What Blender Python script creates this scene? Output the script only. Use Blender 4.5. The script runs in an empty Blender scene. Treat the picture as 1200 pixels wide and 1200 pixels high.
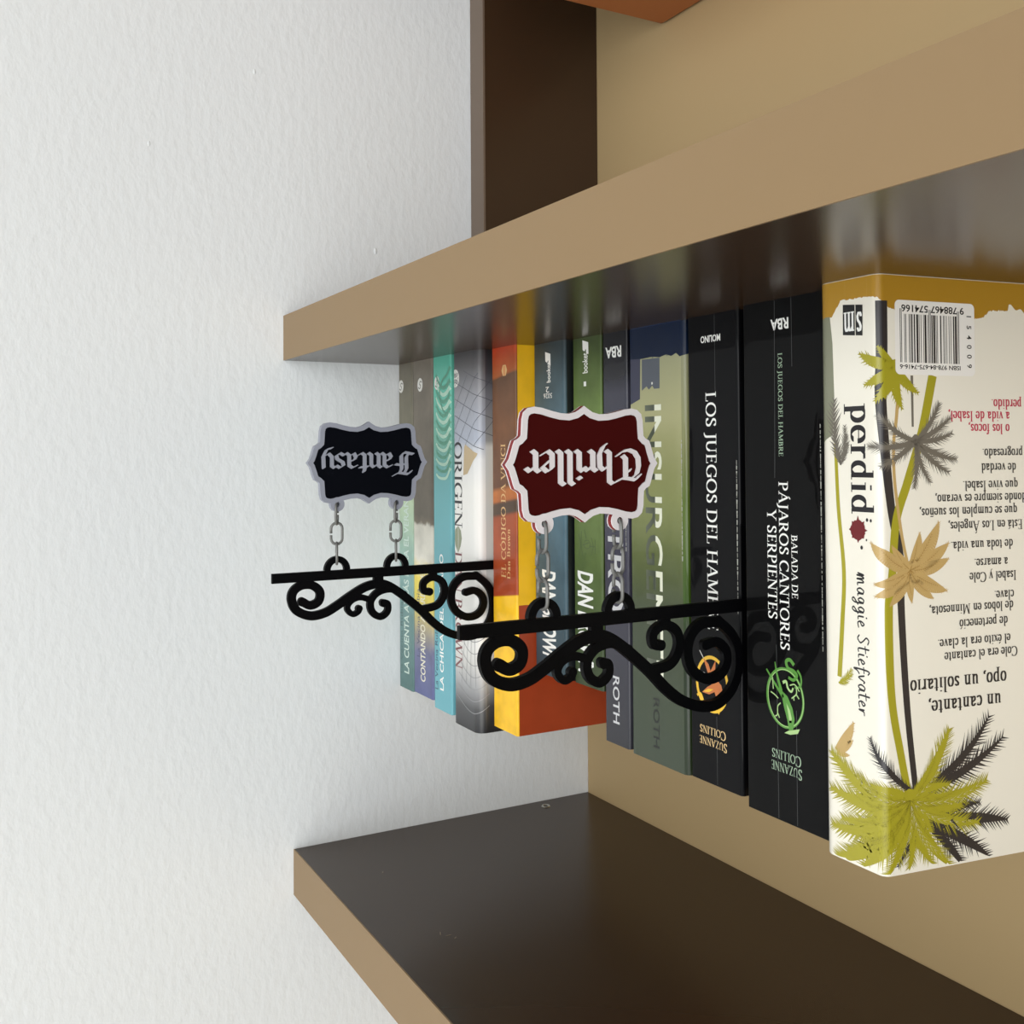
import bpy, bmesh, math, random
from mathutils import Vector, Matrix
random.seed(7)
C = bpy.context.scene.collection
S = bpy.context.scene

def lin(c):
    out = []
    for v in c:
        v = v / 255.0
        out.append(v / 12.92 if v <= 0.04045 else ((v + 0.055) / 1.055) ** 2.4)
    return (out[0], out[1], out[2], 1.0)

# ------------------------------------------------------------------ camera
# x runs along the shelf towards the white wall (x = 0), y into the shelf, z up
# from the board the books stand on.  The phone was held upside down.
cam_d = bpy.data.cameras.new('camera')
cam = bpy.data.objects.new('camera', cam_d)
C.objects.link(cam)
yaw, pitch, roll = 1.06585, -0.02117, -0.00621
fw = Vector((math.sin(yaw) * math.cos(pitch), math.cos(yaw) * math.cos(pitch), math.sin(pitch)))
rt = Vector((math.cos(yaw), -math.sin(yaw), 0.0))
up = rt.cross(fw)
r2 = rt * math.cos(roll) + up * math.sin(roll)
u2 = up * math.cos(roll) - rt * math.sin(roll)
m = Matrix((-r2, -u2, -fw)).transposed().to_4x4()
m.translation = Vector((-0.70788, -0.20887, 0.06701))
cam.matrix_world = m
cam_d.sensor_width = 36.0
cam_d.lens = 36.0 * 1209.9 / 1200.0
cam_d.shift_y = -92.5 / 1200.0
cam_d.clip_start = 0.01
S.camera = cam

# ------------------------------------------------------------------ world, lights, exposure
S.view_settings.view_transform = 'Standard'
S.view_settings.look = 'None'
S.view_settings.gamma = 1.0
S.view_settings.use_curve_mapping = False
S.view_settings.exposure = -0.08
w = bpy.data.worlds.new('room_light')
S.world = w
w.use_nodes = True
w.node_tree.nodes['Background'].inputs[0].default_value = (0.90, 0.965, 1.0, 1.0)
w.node_tree.nodes['Background'].inputs[1].default_value = 1.25

def area(name, loc, target, sx, sy, power, col):
    d = bpy.data.lights.new(name, 'AREA')
    d.shape = 'RECTANGLE'; d.size = sx; d.size_y = sy
    d.energy = power; d.color = col
    o = bpy.data.objects.new(name, d); C.objects.link(o)
    o.location = loc
    o.rotation_euler = (Vector(target) - Vector(loc)).to_track_quat('-Z', 'Y').to_euler()
    return o
area('window_light', (-2.3, -1.75, 0.05), (-0.3, 0.1, 0.12), 2.2, 1.9, 46.0, (1.0, 0.995, 0.98))
area('ceiling_light', (-0.75, -0.95, 1.28), (-0.6, -0.6, 0.0), 0.8, 0.8, 3.0, (1.0, 0.9, 0.76))

# ------------------------------------------------------------------ measured data (metres / millimetres on the covers)
BOOKS = {
 'b1': (-0.0006, -0.0254, 0.0865, 0.2357),
 'b2': (-0.0271, -0.0596, 0.0865, 0.2346),
 'b3': (-0.0614, -0.0892, 0.0865, 0.2385),
 'orig': (-0.0894, -0.1270, 0.0870, 0.2422),
 'cod': (-0.1310, -0.1617, 0.0955, 0.2367),
 'blu': (-0.1625, -0.1975, 0.1080, 0.1985),
 'grn': (-0.1988, -0.2281, 0.1130, 0.1987),
 'cuat': (-0.2293, -0.2523, 0.1135, 0.2249),
 'ins': (-0.2535, -0.3005, 0.1145, 0.2261),
 'lj': (-0.3035, -0.3407, 0.1140, 0.2247),
 'pc': (-0.3500, -0.4010, 0.1085, 0.2251),
 'per': (-0.4065, -0.4374, 0.0970, 0.2240),
}
TEXTS = [
 ('b1', 'title_lettering', 'sans_bold', 'LA CUENTA ATRÁS PARA EL VERANO', 'D', 5.1, 224.3, 132.0, 8.7, 'mint'),
 ('b1', 'author_lettering', 'sans', 'La Vecina Rubia', 'D', -5.9, 225.7, 52.2, 4.5, 'dark_teal'),
 ('b2', 'title_lettering', 'sans_bold', 'CONTANDO ATARDECERES', 'D', 3.4, 225.0, 86.0, 8.1, 'cream'),
 ('b2', 'author_lettering', 'sans', 'La Vecina Rubia', 'D', -5.9, 208.8, 47.9, 5.1, 'indigo'),
 ('b3', 'title_lettering', 'sans_bold', 'LA CHICA DEL VERANO', 'D', 1.4, 225.0, 91.4, 5.8, 'white'),
 ('b3', 'author_lettering', 'sans', 'La Vecina Rubia', 'D', -7.4, 225.6, 45.0, 4.9, 'navy'),
 ('orig', 'title_lettering', 'serif', 'ORIGEN', 'U', -14.8, 58.3, 56.0, 11.5, 'ink'),
 ('orig', 'author_lettering', 'serif', 'DAN BROWN', 'U', -13.7, 130.1, 76.0, 9.6, 'ink_red'),
 ('cod', 'title_lettering', 'serif', 'EL CÓDIGO DA VINCI', 'D', 2.1, 142.8, 82.7, 5.7, 'gold'),
 ('cod', 'author_lettering', 'serif', 'Dan Brown', 'D', 7.6, 143.0, 30.7, 3.7, 'gold'),
 ('blu', 'author_lettering', 'sans_ital', 'DAN BROWN', 'U', -8.3, 135.8, 56.0, 15.2, 'white'),
 ('grn', 'author_lettering', 'sans_ital', 'DAN BROWN', 'U', -9.9, 133.8, 58.4, 15.8, 'white'),
 ('blu', 'publisher_lettering', 'sans_bold', 'booket', 'D', 2.2, 24.0, 12.2, 4.4, 'white'),
 ('grn', 'publisher_lettering', 'sans_bold', 'booket', 'D', 1.5, 20.6, 11.7, 5.4, 'white'),
 ('blu', 'volume_number', 'sans', '2', 'H', 0.7, 26.5, 4.0, 3.6, 'white'),
 ('grn', 'volume_number', 'sans', '1', 'H', 0.0, 25.3, 2.6, 2.9, 'white'),
 ('blu', 'volume_number', 'sans', '5026', 'H', 4.1, 30.4, 9.9, 3.1, 'white'),
 ('cuat', 'title_lettering', 'sans_wide', 'CUATRO', 'U', -7.1, 58.8, 94.3, 14.9, 'silver'),
 ('cuat', 'author_lettering', 'sans_wide', 'ROTH', 'U', -3.4, 188.0, 25.6, 6.1, 'silver'),
 ('cuat', 'publisher_lettering', 'sans_black', 'RBA', 'H', 6.9, 8.1, 15.2, 6.1, 'white'),
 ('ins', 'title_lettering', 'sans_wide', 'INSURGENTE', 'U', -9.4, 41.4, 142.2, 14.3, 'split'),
 ('ins', 'author_lettering', 'sans_wide', 'ROTH', 'U', -4.6, 192.9, 25.6, 5.4, 'dark_green'),
 ('ins', 'publisher_lettering', 'sans_black', 'RBA', 'H', 3.5, 9.5, 15.1, 6.0, 'white'),
 ('lj', 'title_lettering', 'serif', 'LOS JUEGOS DEL HAMBRE', 'U', -4.7, 37.4, 113.9, 7.2, 'white'),
 ('lj', 'publisher_lettering', 'sans_black', 'MOLINO', 'H', 6.3, 10.2, 14.5, 3.3, 'white'),
 ('lj', 'author_lettering', 'serif_caps', 'COLLINS', 'H', 7.3, 198.0, 18.8, 4.1, 'pale_gold'),
 ('lj', 'author_lettering', 'serif_caps', 'SUZANNE', 'H', 8.1, 203.4, 20.0, 4.1, 'pale_gold'),
 ('pc', 'series_lettering', 'serif', 'LOS JUEGOS DEL HAMBRE', 'U', -3.0, 23.6, 44.8, 2.5, 'pale_green'),
 ('pc', 'title_lettering', 'serif', 'PÁJAROS CANTORES', 'U', -3.3, 79.3, 72.2, 5.3, 'white'),
 ('pc', 'title_lettering', 'serif', 'BALADA DE', 'U', 3.9, 101.8, 27.0, 3.4, 'white'),
 ('pc', 'title_lettering', 'serif', 'Y SERPIENTES', 'U', -10.6, 91.6, 47.5, 5.4, 'white'),
 ('pc', 'publisher_lettering', 'sans_black', 'RBA', 'H', 3.6, 8.8, 10.9, 4.8, 'white'),
 ('pc', 'author_lettering', 'serif_caps', 'COLLINS', 'H', 8.1, 195.2, 17.4, 4.3, 'pale_green'),
 ('pc', 'author_lettering', 'serif_caps', 'SUZANNE', 'H', 8.5, 200.4, 18.2, 4.4, 'pale_green'),
 ('per', 'title_lettering', 'serif_lower', 'perdid', 'U', 1.8, 48.2, 42.4, 10.5, 'ink'),
 ('per', 'author_lettering', 'script', 'maggie Stiefvater', 'U', 3.8, 112.7, 54.1, 5.4, 'ink'),
]
BLURB = [
 ('perdido.', 68.1, 47.8, 'red'),
 ('a vida de Isabel,', 46.7, 52.6, 'red'),
 ('o los focos,', 56.5, 57.5, 'red'),
 ('progresado.', 63.2, 67.1, ''),
 ('de verdad', 62.6, 72.8, ''),
 ('que vive Isabel.', 53.3, 79.6, ''),
 ('donde siempre es verano,', 39.8, 84.6, ''),
 ('que se cumplen los sueños,', 32.2, 89.6, ''),
 ('Está en Los Ángeles,', 45.9, 95.1, ''),
 ('de toda una vida.', 47.0, 102.7, ''),
 ('a amarse.', 58.4, 109.7, ''),
 ('Isabel y Cole', 56.0, 115.0, ''),
 ('clave.', 68.1, 122.6, ''),
 ('de lobos en Minnesota,', 36.2, 126.8, ''),
 ('de perteneció', 50.6, 132.7, ''),
 ('el éxito era la clave.', 40.0, 139.6, ''),
 ('Cole era el cantante', 43.2, 144.7, ''),
 ('opo, un solitario', 26.7, 154.6, 'big'),
 ('un cantante,', 35.1, 163.0, 'big'),
]
MARKS = {
 'sm': [[-1.3,9.5],[8.4,10.8],[-1.5,21.4],[8.2,22.5],[5.0,16.2]],
 'blood': [[4.7,96.4],[8.2,96.2],[11.1,92.5],[9.1,92.3],[6.4,103.1]],
 'sticker': [[21.7,9.8],[21.2,37.4],[56.4,10.1],[23.6,38.0],[56.7,37.3]],
 'bars': [[23.6,12.6],[23.3,33.5],[49.5,14.0],[50.0,33.8]],
 'barnum': [[24.5,11.2],[51.7,12.9],[23.6,34.3],[50.4,35.1],[53.7,14.8],[55.9,33.3]],
 'torn': [[-7.1,13.8],[-2.6,7.7],[3.9,7.9],[10.1,7.8],[14.6,8.7],[18.8,12.5],[21.6,13.0],[58.4,15.3],[64.5,14.4],[68.0,11.6],[77.7,11.1]],
 'tr_olive': [[25.9,197.7],[22.1,180.2],[18.2,158.3],[17.5,126.0],[19.3,111.5],[21.4,92.5],[26.9,78.2],[34.1,58.9],[39.5,37.7]],
 'tr_black': [[28.8,194.9],[26.0,170.8],[24.4,150.9],[23.1,124.4],[23.0,106.9],[19.1,87.6],[16.7,63.7],[15.5,44.6],[16.2,30.2],[16.3,10.0]],
 'tr_tan': [[23.6,39.6],[22.1,54.1],[20.7,63.7],[20.9,78.1],[23.7,97.3],[26.3,108.6]],
 'tr_gray': [[29.6,37.9],[29.7,57.3]],
 'tr_left': [[-6.1,63.4],[-5.0,88.4],[-2.6,113.0],[-3.8,133.6],[-5.5,153.9]],
 'P1c': [[26.0,197.1]],
 'P1': [[44.8,172.7],[62.5,193.8],[58.3,209.3],[15.6,223.6],[45.0,224.3],[36.0,222.0],[-3.5,188.7],[-4.7,208.0],[-3.2,222.2],[9.0,193.4],[4.4,223.5],[52.2,201.0],[25.1,222.9],[2.8,196.7]],
 'P1bc': [[28.4,194.9]],
 'P1b': [[9.3,174.5],[64.3,169.7],[71.0,178.3],[3.0,208.2],[44.0,188.7]],
 'P1dc': [[33.4,206.7]],
 'P1d': [[72.5,210.2],[63.2,223.0],[51.7,226.2],[58.9,201.9],[20.0,220.6]],
 'P2c': [[21.2,34.9]],
 'P2': [[6.9,29.5],[9.2,41.3],[13.9,47.4],[14.8,27.4],[32.0,44.3],[24.6,50.2],[28.0,40.5],[16.8,46.1]],
 'P3c': [[31.0,62.8]],
 'P3': [[42.4,48.4],[48.2,59.8],[50.1,69.7],[46.3,74.6],[37.5,78.3],[30.1,80.2],[14.5,53.2],[10.4,64.6],[15.2,72.3],[47.5,53.9]],
 'P4c': [[27.5,111.2]],
 'P4': [[41.3,94.0],[32.2,97.6],[45.7,102.0],[45.6,107.8],[11.0,101.1],[44.5,119.8],[38.1,122.4],[28.1,123.4],[12.4,116.3],[12.7,120.8],[18.1,124.1],[19.3,102.0]],
 'P5c': [[-3.6,71.7]],
 'P5': [[-6.3,46.7],[-1.2,56.9],[0.4,63.5],[-0.4,60.2],[-6.5,56.7]],
 'P6c': [[-7.3,183.0]],
 'P6': [[1.1,170.6],[0.6,177.2],[-1.2,183.2]],
 'P7c': [[-6.0,156.3]],
 'P7': [[0.6,150.2],[-1.2,155.4],[1.0,151.8]],
 'em_lj': [[-2.2,176.0],[-14.7,178.3],[9.7,173.7],[-2.0,162.2],[-2.4,189.8]],
 'em_pc': [[-1.0,172.0],[-12.6,174.4],[10.5,169.7],[-0.8,158.5],[-1.3,185.2]],
 'pc_em_pts': [[-12.2,162.9],[-1.3,172.4],[3.2,176.9],[3.8,184.4],[-6.9,158.1],[-3.6,168.0],[0.5,156.8],[4.3,156.7],[0.4,159.0],[0.4,161.7],[3.4,161.7],[-2.0,165.5],[0.3,167.8],[2.6,166.8],[-10.7,171.3],[-6.0,172.3],[-2.9,174.4],[-5.3,179.3],[1.9,165.8],[6.4,166.0],[6.3,169.8],[2.5,171.1],[7.6,183.0],[0.8,185.9]],
 'lj_em_pts': [[-10.9,163.1],[7.5,184.9],[-12.0,173.2],[1.3,167.5],[-8.1,171.0],[-3.9,172.0],[-2.3,165.1],[-5.2,166.8],[-9.2,181.0],[-0.7,176.9],[4.0,173.6],[2.0,181.2],[-13.2,184.9],[-8.4,185.8],[2.4,189.0]],
 'crease_pc': [[-4.8,4.1],[-5.7,77.7],[-5.7,170.0],[-5.5,225.0],[5.3,3.9],[5.7,164.2],[5.6,225.2]],
 'crease_lj': [[2.1,-0.5],[2.2,37.9],[1.0,191.9],[1.1,224.1]],
 'ins_navy': [[-24.0,40.7],[-13.9,38.0],[-13.6,16.4],[25.0,19.6],[25.1,16.2],[-12.0,15.6]],
 'ins_pic': [[-12.0,15.6],[3.5,16.9],[-12.3,33.6],[3.2,33.2],[-2.6,31.5]],
 'logo_b1': [[-7.5,16.3],[-13.2,15.9],[-1.9,16.6],[-7.5,11.6],[-7.6,21.0]],
 'logo_b2': [[-3.5,17.2],[-9.1,16.8],[2.0,17.5],[-3.4,12.4],[-3.5,22.0]],
 'logo_b3': [[-7.2,17.8],[-12.0,17.5],[-2.3,18.1],[-7.1,13.1],[-7.2,22.4]],
 'logo_orig': [[-12.5,16.5],[-18.6,16.1],[-6.6,16.9],[-12.4,10.5],[-12.6,22.3]],
 'logo_cod': [[1.5,14.7],[-2.9,14.4],[5.9,15.0],[1.6,11.0],[1.5,18.9]],
 'logo_blu': [[-1.0,8.4],[-5.5,8.0],[3.4,8.8],[-1.0,5.4],[-1.1,12.0]],
 'logo_grn': [[-1.0,4.5],[-5.0,4.1],[3.0,4.9],[-1.0,2.3],[-1.1,9.2]],
 'orn_grn': [[-1.3,119.2],[-10.2,113.5],[7.6,112.3],[-4.1,126.7]],
 'leaf': [[-9.0,113.0],[-16.8,122.4],[-2.8,121.5],[-9.2,130.8]],
 'tiles': [[-20.4,31.0],[-13.0,27.8],[5.1,32.9],[17.1,38.2],[37.4,41.7],[-5.6,15.6],[2.2,18.9],[15.9,13.1],[11.3,23.0],[24.7,27.1],[36.1,31.7],[6.6,33.0],[18.8,26.8],[4.9,44.5],[15.6,38.8],[-4.4,43.9],[15.5,47.9],[37.3,50.5],[3.3,54.1],[11.8,48.8],[-4.5,55.0],[18.4,56.4],[30.1,59.6],[-1.5,61.3],[18.3,65.2],[37.2,60.0],[21.2,67.9],[4.5,78.8],[-4.6,65.1],[23.0,39.1],[36.1,33.7]],
}

# ------------------------------------------------------------------ helpers
def link(name, me, parent=None):
    o = bpy.data.objects.new(name, me)
    C.objects.link(o)
    if parent is not None:
        o.parent = parent
    return o

def mesh(name, verts, faces, mats, parent=None, idx=None, smooth=False):
    me = bpy.data.meshes.new(name)
    me.from_pydata([tuple(v) for v in verts], [], faces)
    if not isinstance(mats, (list, tuple)):
        mats = [mats]
    for mm in mats:
        me.materials.append(mm)
    if idx:
        for p, i in zip(me.polygons, idx):
            p.material_index = i
    if smooth:
        for p in me.polygons:
            p.use_smooth = True
    me.update()
    return link(name, me, parent)

def thing(name, label, cat, loc, group=None):
    o = bpy.data.objects.new(name, None)
    C.objects.link(o)
    o.empty_display_size = 0.02
    o.location = loc
    o['label'] = label; o['category'] = cat
    if group:
        o['group'] = group
    return o

def structure(o):
    o['kind'] = 'structure'
    return o

def box(vs, fs, a, b):
    n = len(vs)
    x0, y0, z0 = a; x1, y1, z1 = b
    vs += [(x0, y0, z0), (x1, y0, z0), (x1, y1, z0), (x0, y1, z0), (x0, y0, z1), (x1, y0, z1), (x1, y1, z1), (x0, y1, z1)]
    fs += [tuple(n + i for i in f) for f in ((3, 2, 1, 0), (4, 5, 6, 7), (0, 1, 5, 4), (1, 2, 6, 5), (2, 3, 7, 6), (3, 0, 4, 7))]

def box_obj(name, a, b, mat, parent=None, bevel=0.0):
    vs, fs = [], []
    box(vs, fs, (min(a[0], b[0]), min(a[1], b[1]), min(a[2], b[2])), (max(a[0], b[0]), max(a[1], b[1]), max(a[2], b[2])))
    o = mesh(name, vs, fs, mat, parent)
    if bevel:
        bm = bmesh.new(); bm.from_mesh(o.data)
        bmesh.ops.bevel(bm, geom=bm.edges[:], offset=bevel, segments=2, affect='EDGES', profile=0.5)
        bm.to_mesh(o.data); bm.free()
    return o

def smooth_path(pts, n=6):
    out = []
    P = [Vector((p[0], p[1])) for p in pts]
    for i in range(len(P) - 1):
        p0 = P[i - 1] if i else P[0] * 2 - P[1]
        p1, p2 = P[i], P[i + 1]
        p3 = P[i + 2] if i + 2 < len(P) else P[-1] * 2 - P[-2]
        for k in range(n):
            t = k / n
            out.append(0.5 * ((2 * p1) + (p2 - p0) * t + (2 * p0 - 5 * p1 + 4 * p2 - p3) * t * t + (3 * p1 - p0 - 3 * p2 + p3) * t ** 3))
    out.append(P[-1])
    return out

def ribbon(path, wfun):
    """closed outline of a stroke with width wfun(t), round ends"""
    n = len(path)
    L, R = [], []
    for i, p in enumerate(path):
        a = path[max(0, i - 1)]; b = path[min(n - 1, i + 1)]
        d = (b - a); d = d / max(d.length, 1e-9)
        nn = Vector((-d.y, d.x)); h = wfun(i / (n - 1)) / 2
        L.append(p + nn * h); R.append(p - nn * h)
    return L, R

# ------------------------------------------------------------------ materials
def mat(name, col, rough=0.5, coat=0.0, metal=0.0, spec=0.5, coat_rough=0.05):
    mt = bpy.data.materials.new(name)
    mt.use_nodes = True
    b = mt.node_tree.nodes['Principled BSDF']
    b.inputs['Base Color'].default_value = lin(col)
    b.inputs['Roughness'].default_value = rough
    b.inputs['Metallic'].default_value = metal
    b.inputs['Specular IOR Level'].default_value = spec
    b.inputs['Coat Weight'].default_value = coat
    b.inputs['Coat Roughness'].default_value = coat_rough
    return mt

def add_noise_bump(mt, scale, strength, dist=0.001, detail=4.0, stretch=(1, 1, 1)):
    nt = mt.node_tree; b = nt.nodes['Principled BSDF']
    tc = nt.nodes.new('ShaderNodeTexCoord')
    mp = nt.nodes.new('ShaderNodeMapping'); mp.inputs['Scale'].default_value = stretch
    nz = nt.nodes.new('ShaderNodeTexNoise'); nz.inputs['Scale'].default_value = scale; nz.inputs['Detail'].default_value = detail
    bp = nt.nodes.new('ShaderNodeBump'); bp.inputs['Strength'].default_value = strength; bp.inputs['Distance'].default_value = dist
    nt.links.new(tc.outputs['Object'], mp.inputs['Vector']); nt.links.new(mp.outputs[0], nz.inputs['Vector'])
    nt.links.new(nz.outputs['Fac'], bp.inputs['Height']); nt.links.new(bp.outputs[0], b.inputs['Normal'])
    return nz

def zones(name, h, stops, rough=0.3, coat=0.3, wob=0.0, wscale=60.0, mottle=0.0, mscale=90.0, hard=False, slope=0.0, coat_rough=0.05):
    """printed cover: colours change with height z (mm) on the cover; wob wobbles the borders, mottle varies the tone"""
    mt = mat(name, (128, 128, 128), rough, coat * 0.5, spec=0.28, coat_rough=coat_rough)
    nt = mt.node_tree; b = nt.nodes['Principled BSDF']
    tc = nt.nodes.new('ShaderNodeTexCoord')
    sp = nt.nodes.new('ShaderNodeSeparateXYZ'); nt.links.new(tc.outputs['Object'], sp.inputs[0])
    z = sp.outputs['Z']
    if slope:
        ms = nt.nodes.new('ShaderNodeMath'); ms.operation = 'MULTIPLY_ADD'; ms.inputs[1].default_value = slope
        nt.links.new(sp.outputs['X'], ms.inputs[0]); nt.links.new(z, ms.inputs[2]); z = ms.outputs[0]
    nz = nt.nodes.new('ShaderNodeTexNoise'); nz.inputs['Scale'].default_value = wscale; nz.inputs['Detail'].default_value = 5
    nt.links.new(tc.outputs['Object'], nz.inputs['Vector'])
    if wob:
        sb = nt.nodes.new('ShaderNodeMath'); sb.operation = 'SUBTRACT'; sb.inputs[1].default_value = 0.5
        nt.links.new(nz.outputs['Fac'], sb.inputs[0])
        ma = nt.nodes.new('ShaderNodeMath'); ma.operation = 'MULTIPLY_ADD'; ma.inputs[1].default_value = wob
        nt.links.new(sb.outputs[0], ma.inputs[0]); nt.links.new(z, ma.inputs[2]); z = ma.outputs[0]
    dv = nt.nodes.new('ShaderNodeMath'); dv.operation = 'DIVIDE'; dv.inputs[1].default_value = h
    nt.links.new(z, dv.inputs[0])
    cr = nt.nodes.new('ShaderNodeValToRGB')
    if hard:
        cr.color_ramp.interpolation = 'CONSTANT'
    el = cr.color_ramp.elements
    while len(el) > 1:
        el.remove(el[0])
    el[0].position = stops[0][0] / 1000 / h; el[0].color = lin(stops[0][1])
    for zz, c in stops[1:]:
        e = el.new(min(1.0, zz / 1000 / h)); e.color = lin(c)
    nt.links.new(dv.outputs[0], cr.inputs[0])
    out = cr.outputs[0]
    if mottle:
        n2 = nt.nodes.new('ShaderNodeTexNoise'); n2.inputs['Scale'].default_value = mscale; n2.inputs['Detail'].default_value = 6
        nt.links.new(tc.outputs['Object'], n2.inputs['Vector'])
        mr = nt.nodes.new('ShaderNodeMapRange')
        mr.inputs[1].default_value = 0.3; mr.inputs[2].default_value = 0.7
        mr.inputs[3].default_value = 1.0 - mottle; mr.inputs[4].default_value = 1.0 + mottle
        nt.links.new(n2.outputs['Fac'], mr.inputs[0])
        mx = nt.nodes.new('ShaderNodeVectorMath'); mx.operation = 'SCALE'
        nt.links.new(out, mx.inputs[0]); nt.links.new(mr.outputs[0], mx.inputs['Scale']); out = mx.outputs[0]
    nt.links.new(out, b.inputs['Base Color'])
    return mt

M = {}
M['wall'] = mat('white_wall_paint', (230, 233, 235), 0.75, spec=0.2)
add_noise_bump(M['wall'], 170.0, 0.42, 0.0013, 3.0, (1, 1, 0.6))
M['panel'] = mat('tan_back_laminate', (187, 161, 118), 0.5, spec=0.3)
M['edge'] = mat('tan_edge_band', (144, 119, 86), 0.45, spec=0.3)
M['board'] = mat('dark_brown_laminate', (62, 45, 31), 0.24, spec=0.34)
add_noise_bump(M['board'], 22.0, 0.04, 0.002, 2.0)
M['floor'] = mat('grey_floor_tiles', (150, 142, 130), 0.5)
add_noise_bump(M['floor'], 8.0, 0.1)
M['ceiling'] = mat('white_ceiling_paint', (235, 234, 230), 0.8)
M['black'] = mat('matte_black_plastic', (3, 3, 5), 0.5, spec=0.1)
M['steel'] = mat('grey_chain_plastic', (120, 120, 118), 0.42, metal=0.25)
M['navy_panel'] = mat('navy_black_plastic', (3, 5, 13), 0.65, spec=0.08)
M['grey_rim'] = mat('silver_grey_plastic', (150, 153, 166), 0.5)
M['red_panel'] = mat('dark_red_plastic', (62, 5, 4), 0.65, spec=0.1)
M['red_core'] = mat('red_core_plastic', (130, 12, 16), 0.5)
M['white_rim'] = mat('white_plastic', (224, 218, 220), 0.5)
M['paper'] = mat('book_paper', (226, 218, 198), 0.85)
add_noise_bump(M['paper'], 900.0, 0.3, 0.0004, 1.0, (1, 0.02, 0.02))
M['chrome'] = mat('nickel_insert', (190, 190, 186), 0.25, metal=1.0)
M['hole'] = mat('dark_hole', (20, 16, 12), 0.8)
M['scratch'] = mat('pale_scratch', (150, 138, 122), 0.6)
M['orange'] = mat('orange_card', (190, 116, 64), 0.6)
M['orange_dark'] = mat('orange_card_band', (150, 78, 34), 0.6)
INK = {'white': (244, 244, 240), 'silver': (205, 205, 208), 'mint': (206, 222, 212), 'dark_teal': (66, 96, 98), 'cream': (232, 226, 205),
       'indigo': (62, 66, 104), 'navy': (28, 66, 96), 'ink': (30, 28, 32), 'ink_red': (122, 62, 66), 'gold': (222, 178, 120),
       'dark_green': (14, 20, 14), 'pale_gold': (232, 198, 140), 'pale_green': (158, 182, 156), 'split': (236, 238, 214),
       'red': (190, 20, 70), 'olive': (166, 158, 34), 'olive_dark': (120, 112, 20), 'gray': (112, 106, 96), 'charcoal': (46, 42, 44), 'tan': (196, 164, 104),
       'tan_dark': (160, 124, 62), 'ochre': (178, 134, 36), 'sticker': (246, 243, 238), 'black': (14, 13, 14), 'blood': (110, 18, 24),
       'lime': (88, 150, 58), 'lime_light': (176, 210, 140), 'amber': (250, 200, 50), 'copper': (214, 122, 56), 'crease': (74, 76, 76),
       'slate': (84, 90, 100), 'spine_navy': (52, 54, 78), 'tile': (74, 74, 84), 'leaf': (142, 148, 122), 'beige': (192, 170, 134), 'pearl': (226, 224, 218),
       'moss': (70, 88, 44), 'swirl': (176, 212, 192), 'swirl_dark': (84, 150, 126)}
def ink(k, rough=0.35):
    n = 'ink_' + k
    if n not in M:
        M[n] = mat(k + '_print', INK[k], rough, 0.15)
    return M[n]

# ------------------------------------------------------------------ lettering
def hull(pts):
    pts = sorted(set((round(p[0], 5), round(p[1], 5)) for p in pts))
    if len(pts) < 3:
        return pts
    def half(pp):
        o = []
        for p in pp:
            while len(o) >= 2 and (o[-1][0] - o[-2][0]) * (p[1] - o[-2][1]) - (o[-1][1] - o[-2][1]) * (p[0] - o[-2][0]) <= 0:
                o.pop()
            o.append(p)
        return o
    a = half(pts); b = half(pts[::-1])
    return a[:-1] + b[:-1]

def pen(strokes, nib):
    """sweep a nib polygon along each polyline; returns convex polygons"""
    polys = []
    for st in strokes:
        k = 1.0
        if st and not isinstance(st[0], (tuple, list)):
            k = st[0]; st = st[1:]
        nb = [(q[0] * k, q[1]) for q in nib]
        if len(st) == 1:
            polys.append(hull([(st[0][0] + q[0], st[0][1] + q[1]) for q in nb]))
        for a, b in zip(st[:-1], st[1:]):
            polys.append(hull([(p[0] + q[0], p[1] + q[1]) for p in (a, b) for q in nb]))
    return polys

def arc(cx, cy, rx, ry, a0, a1, n=14):
    return [(cx + rx * math.cos(math.radians(a0 + (a1 - a0) * i / n)), cy + ry * math.sin(math.radians(a0 + (a1 - a0) * i / n))) for i in range(n + 1)]

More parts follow.
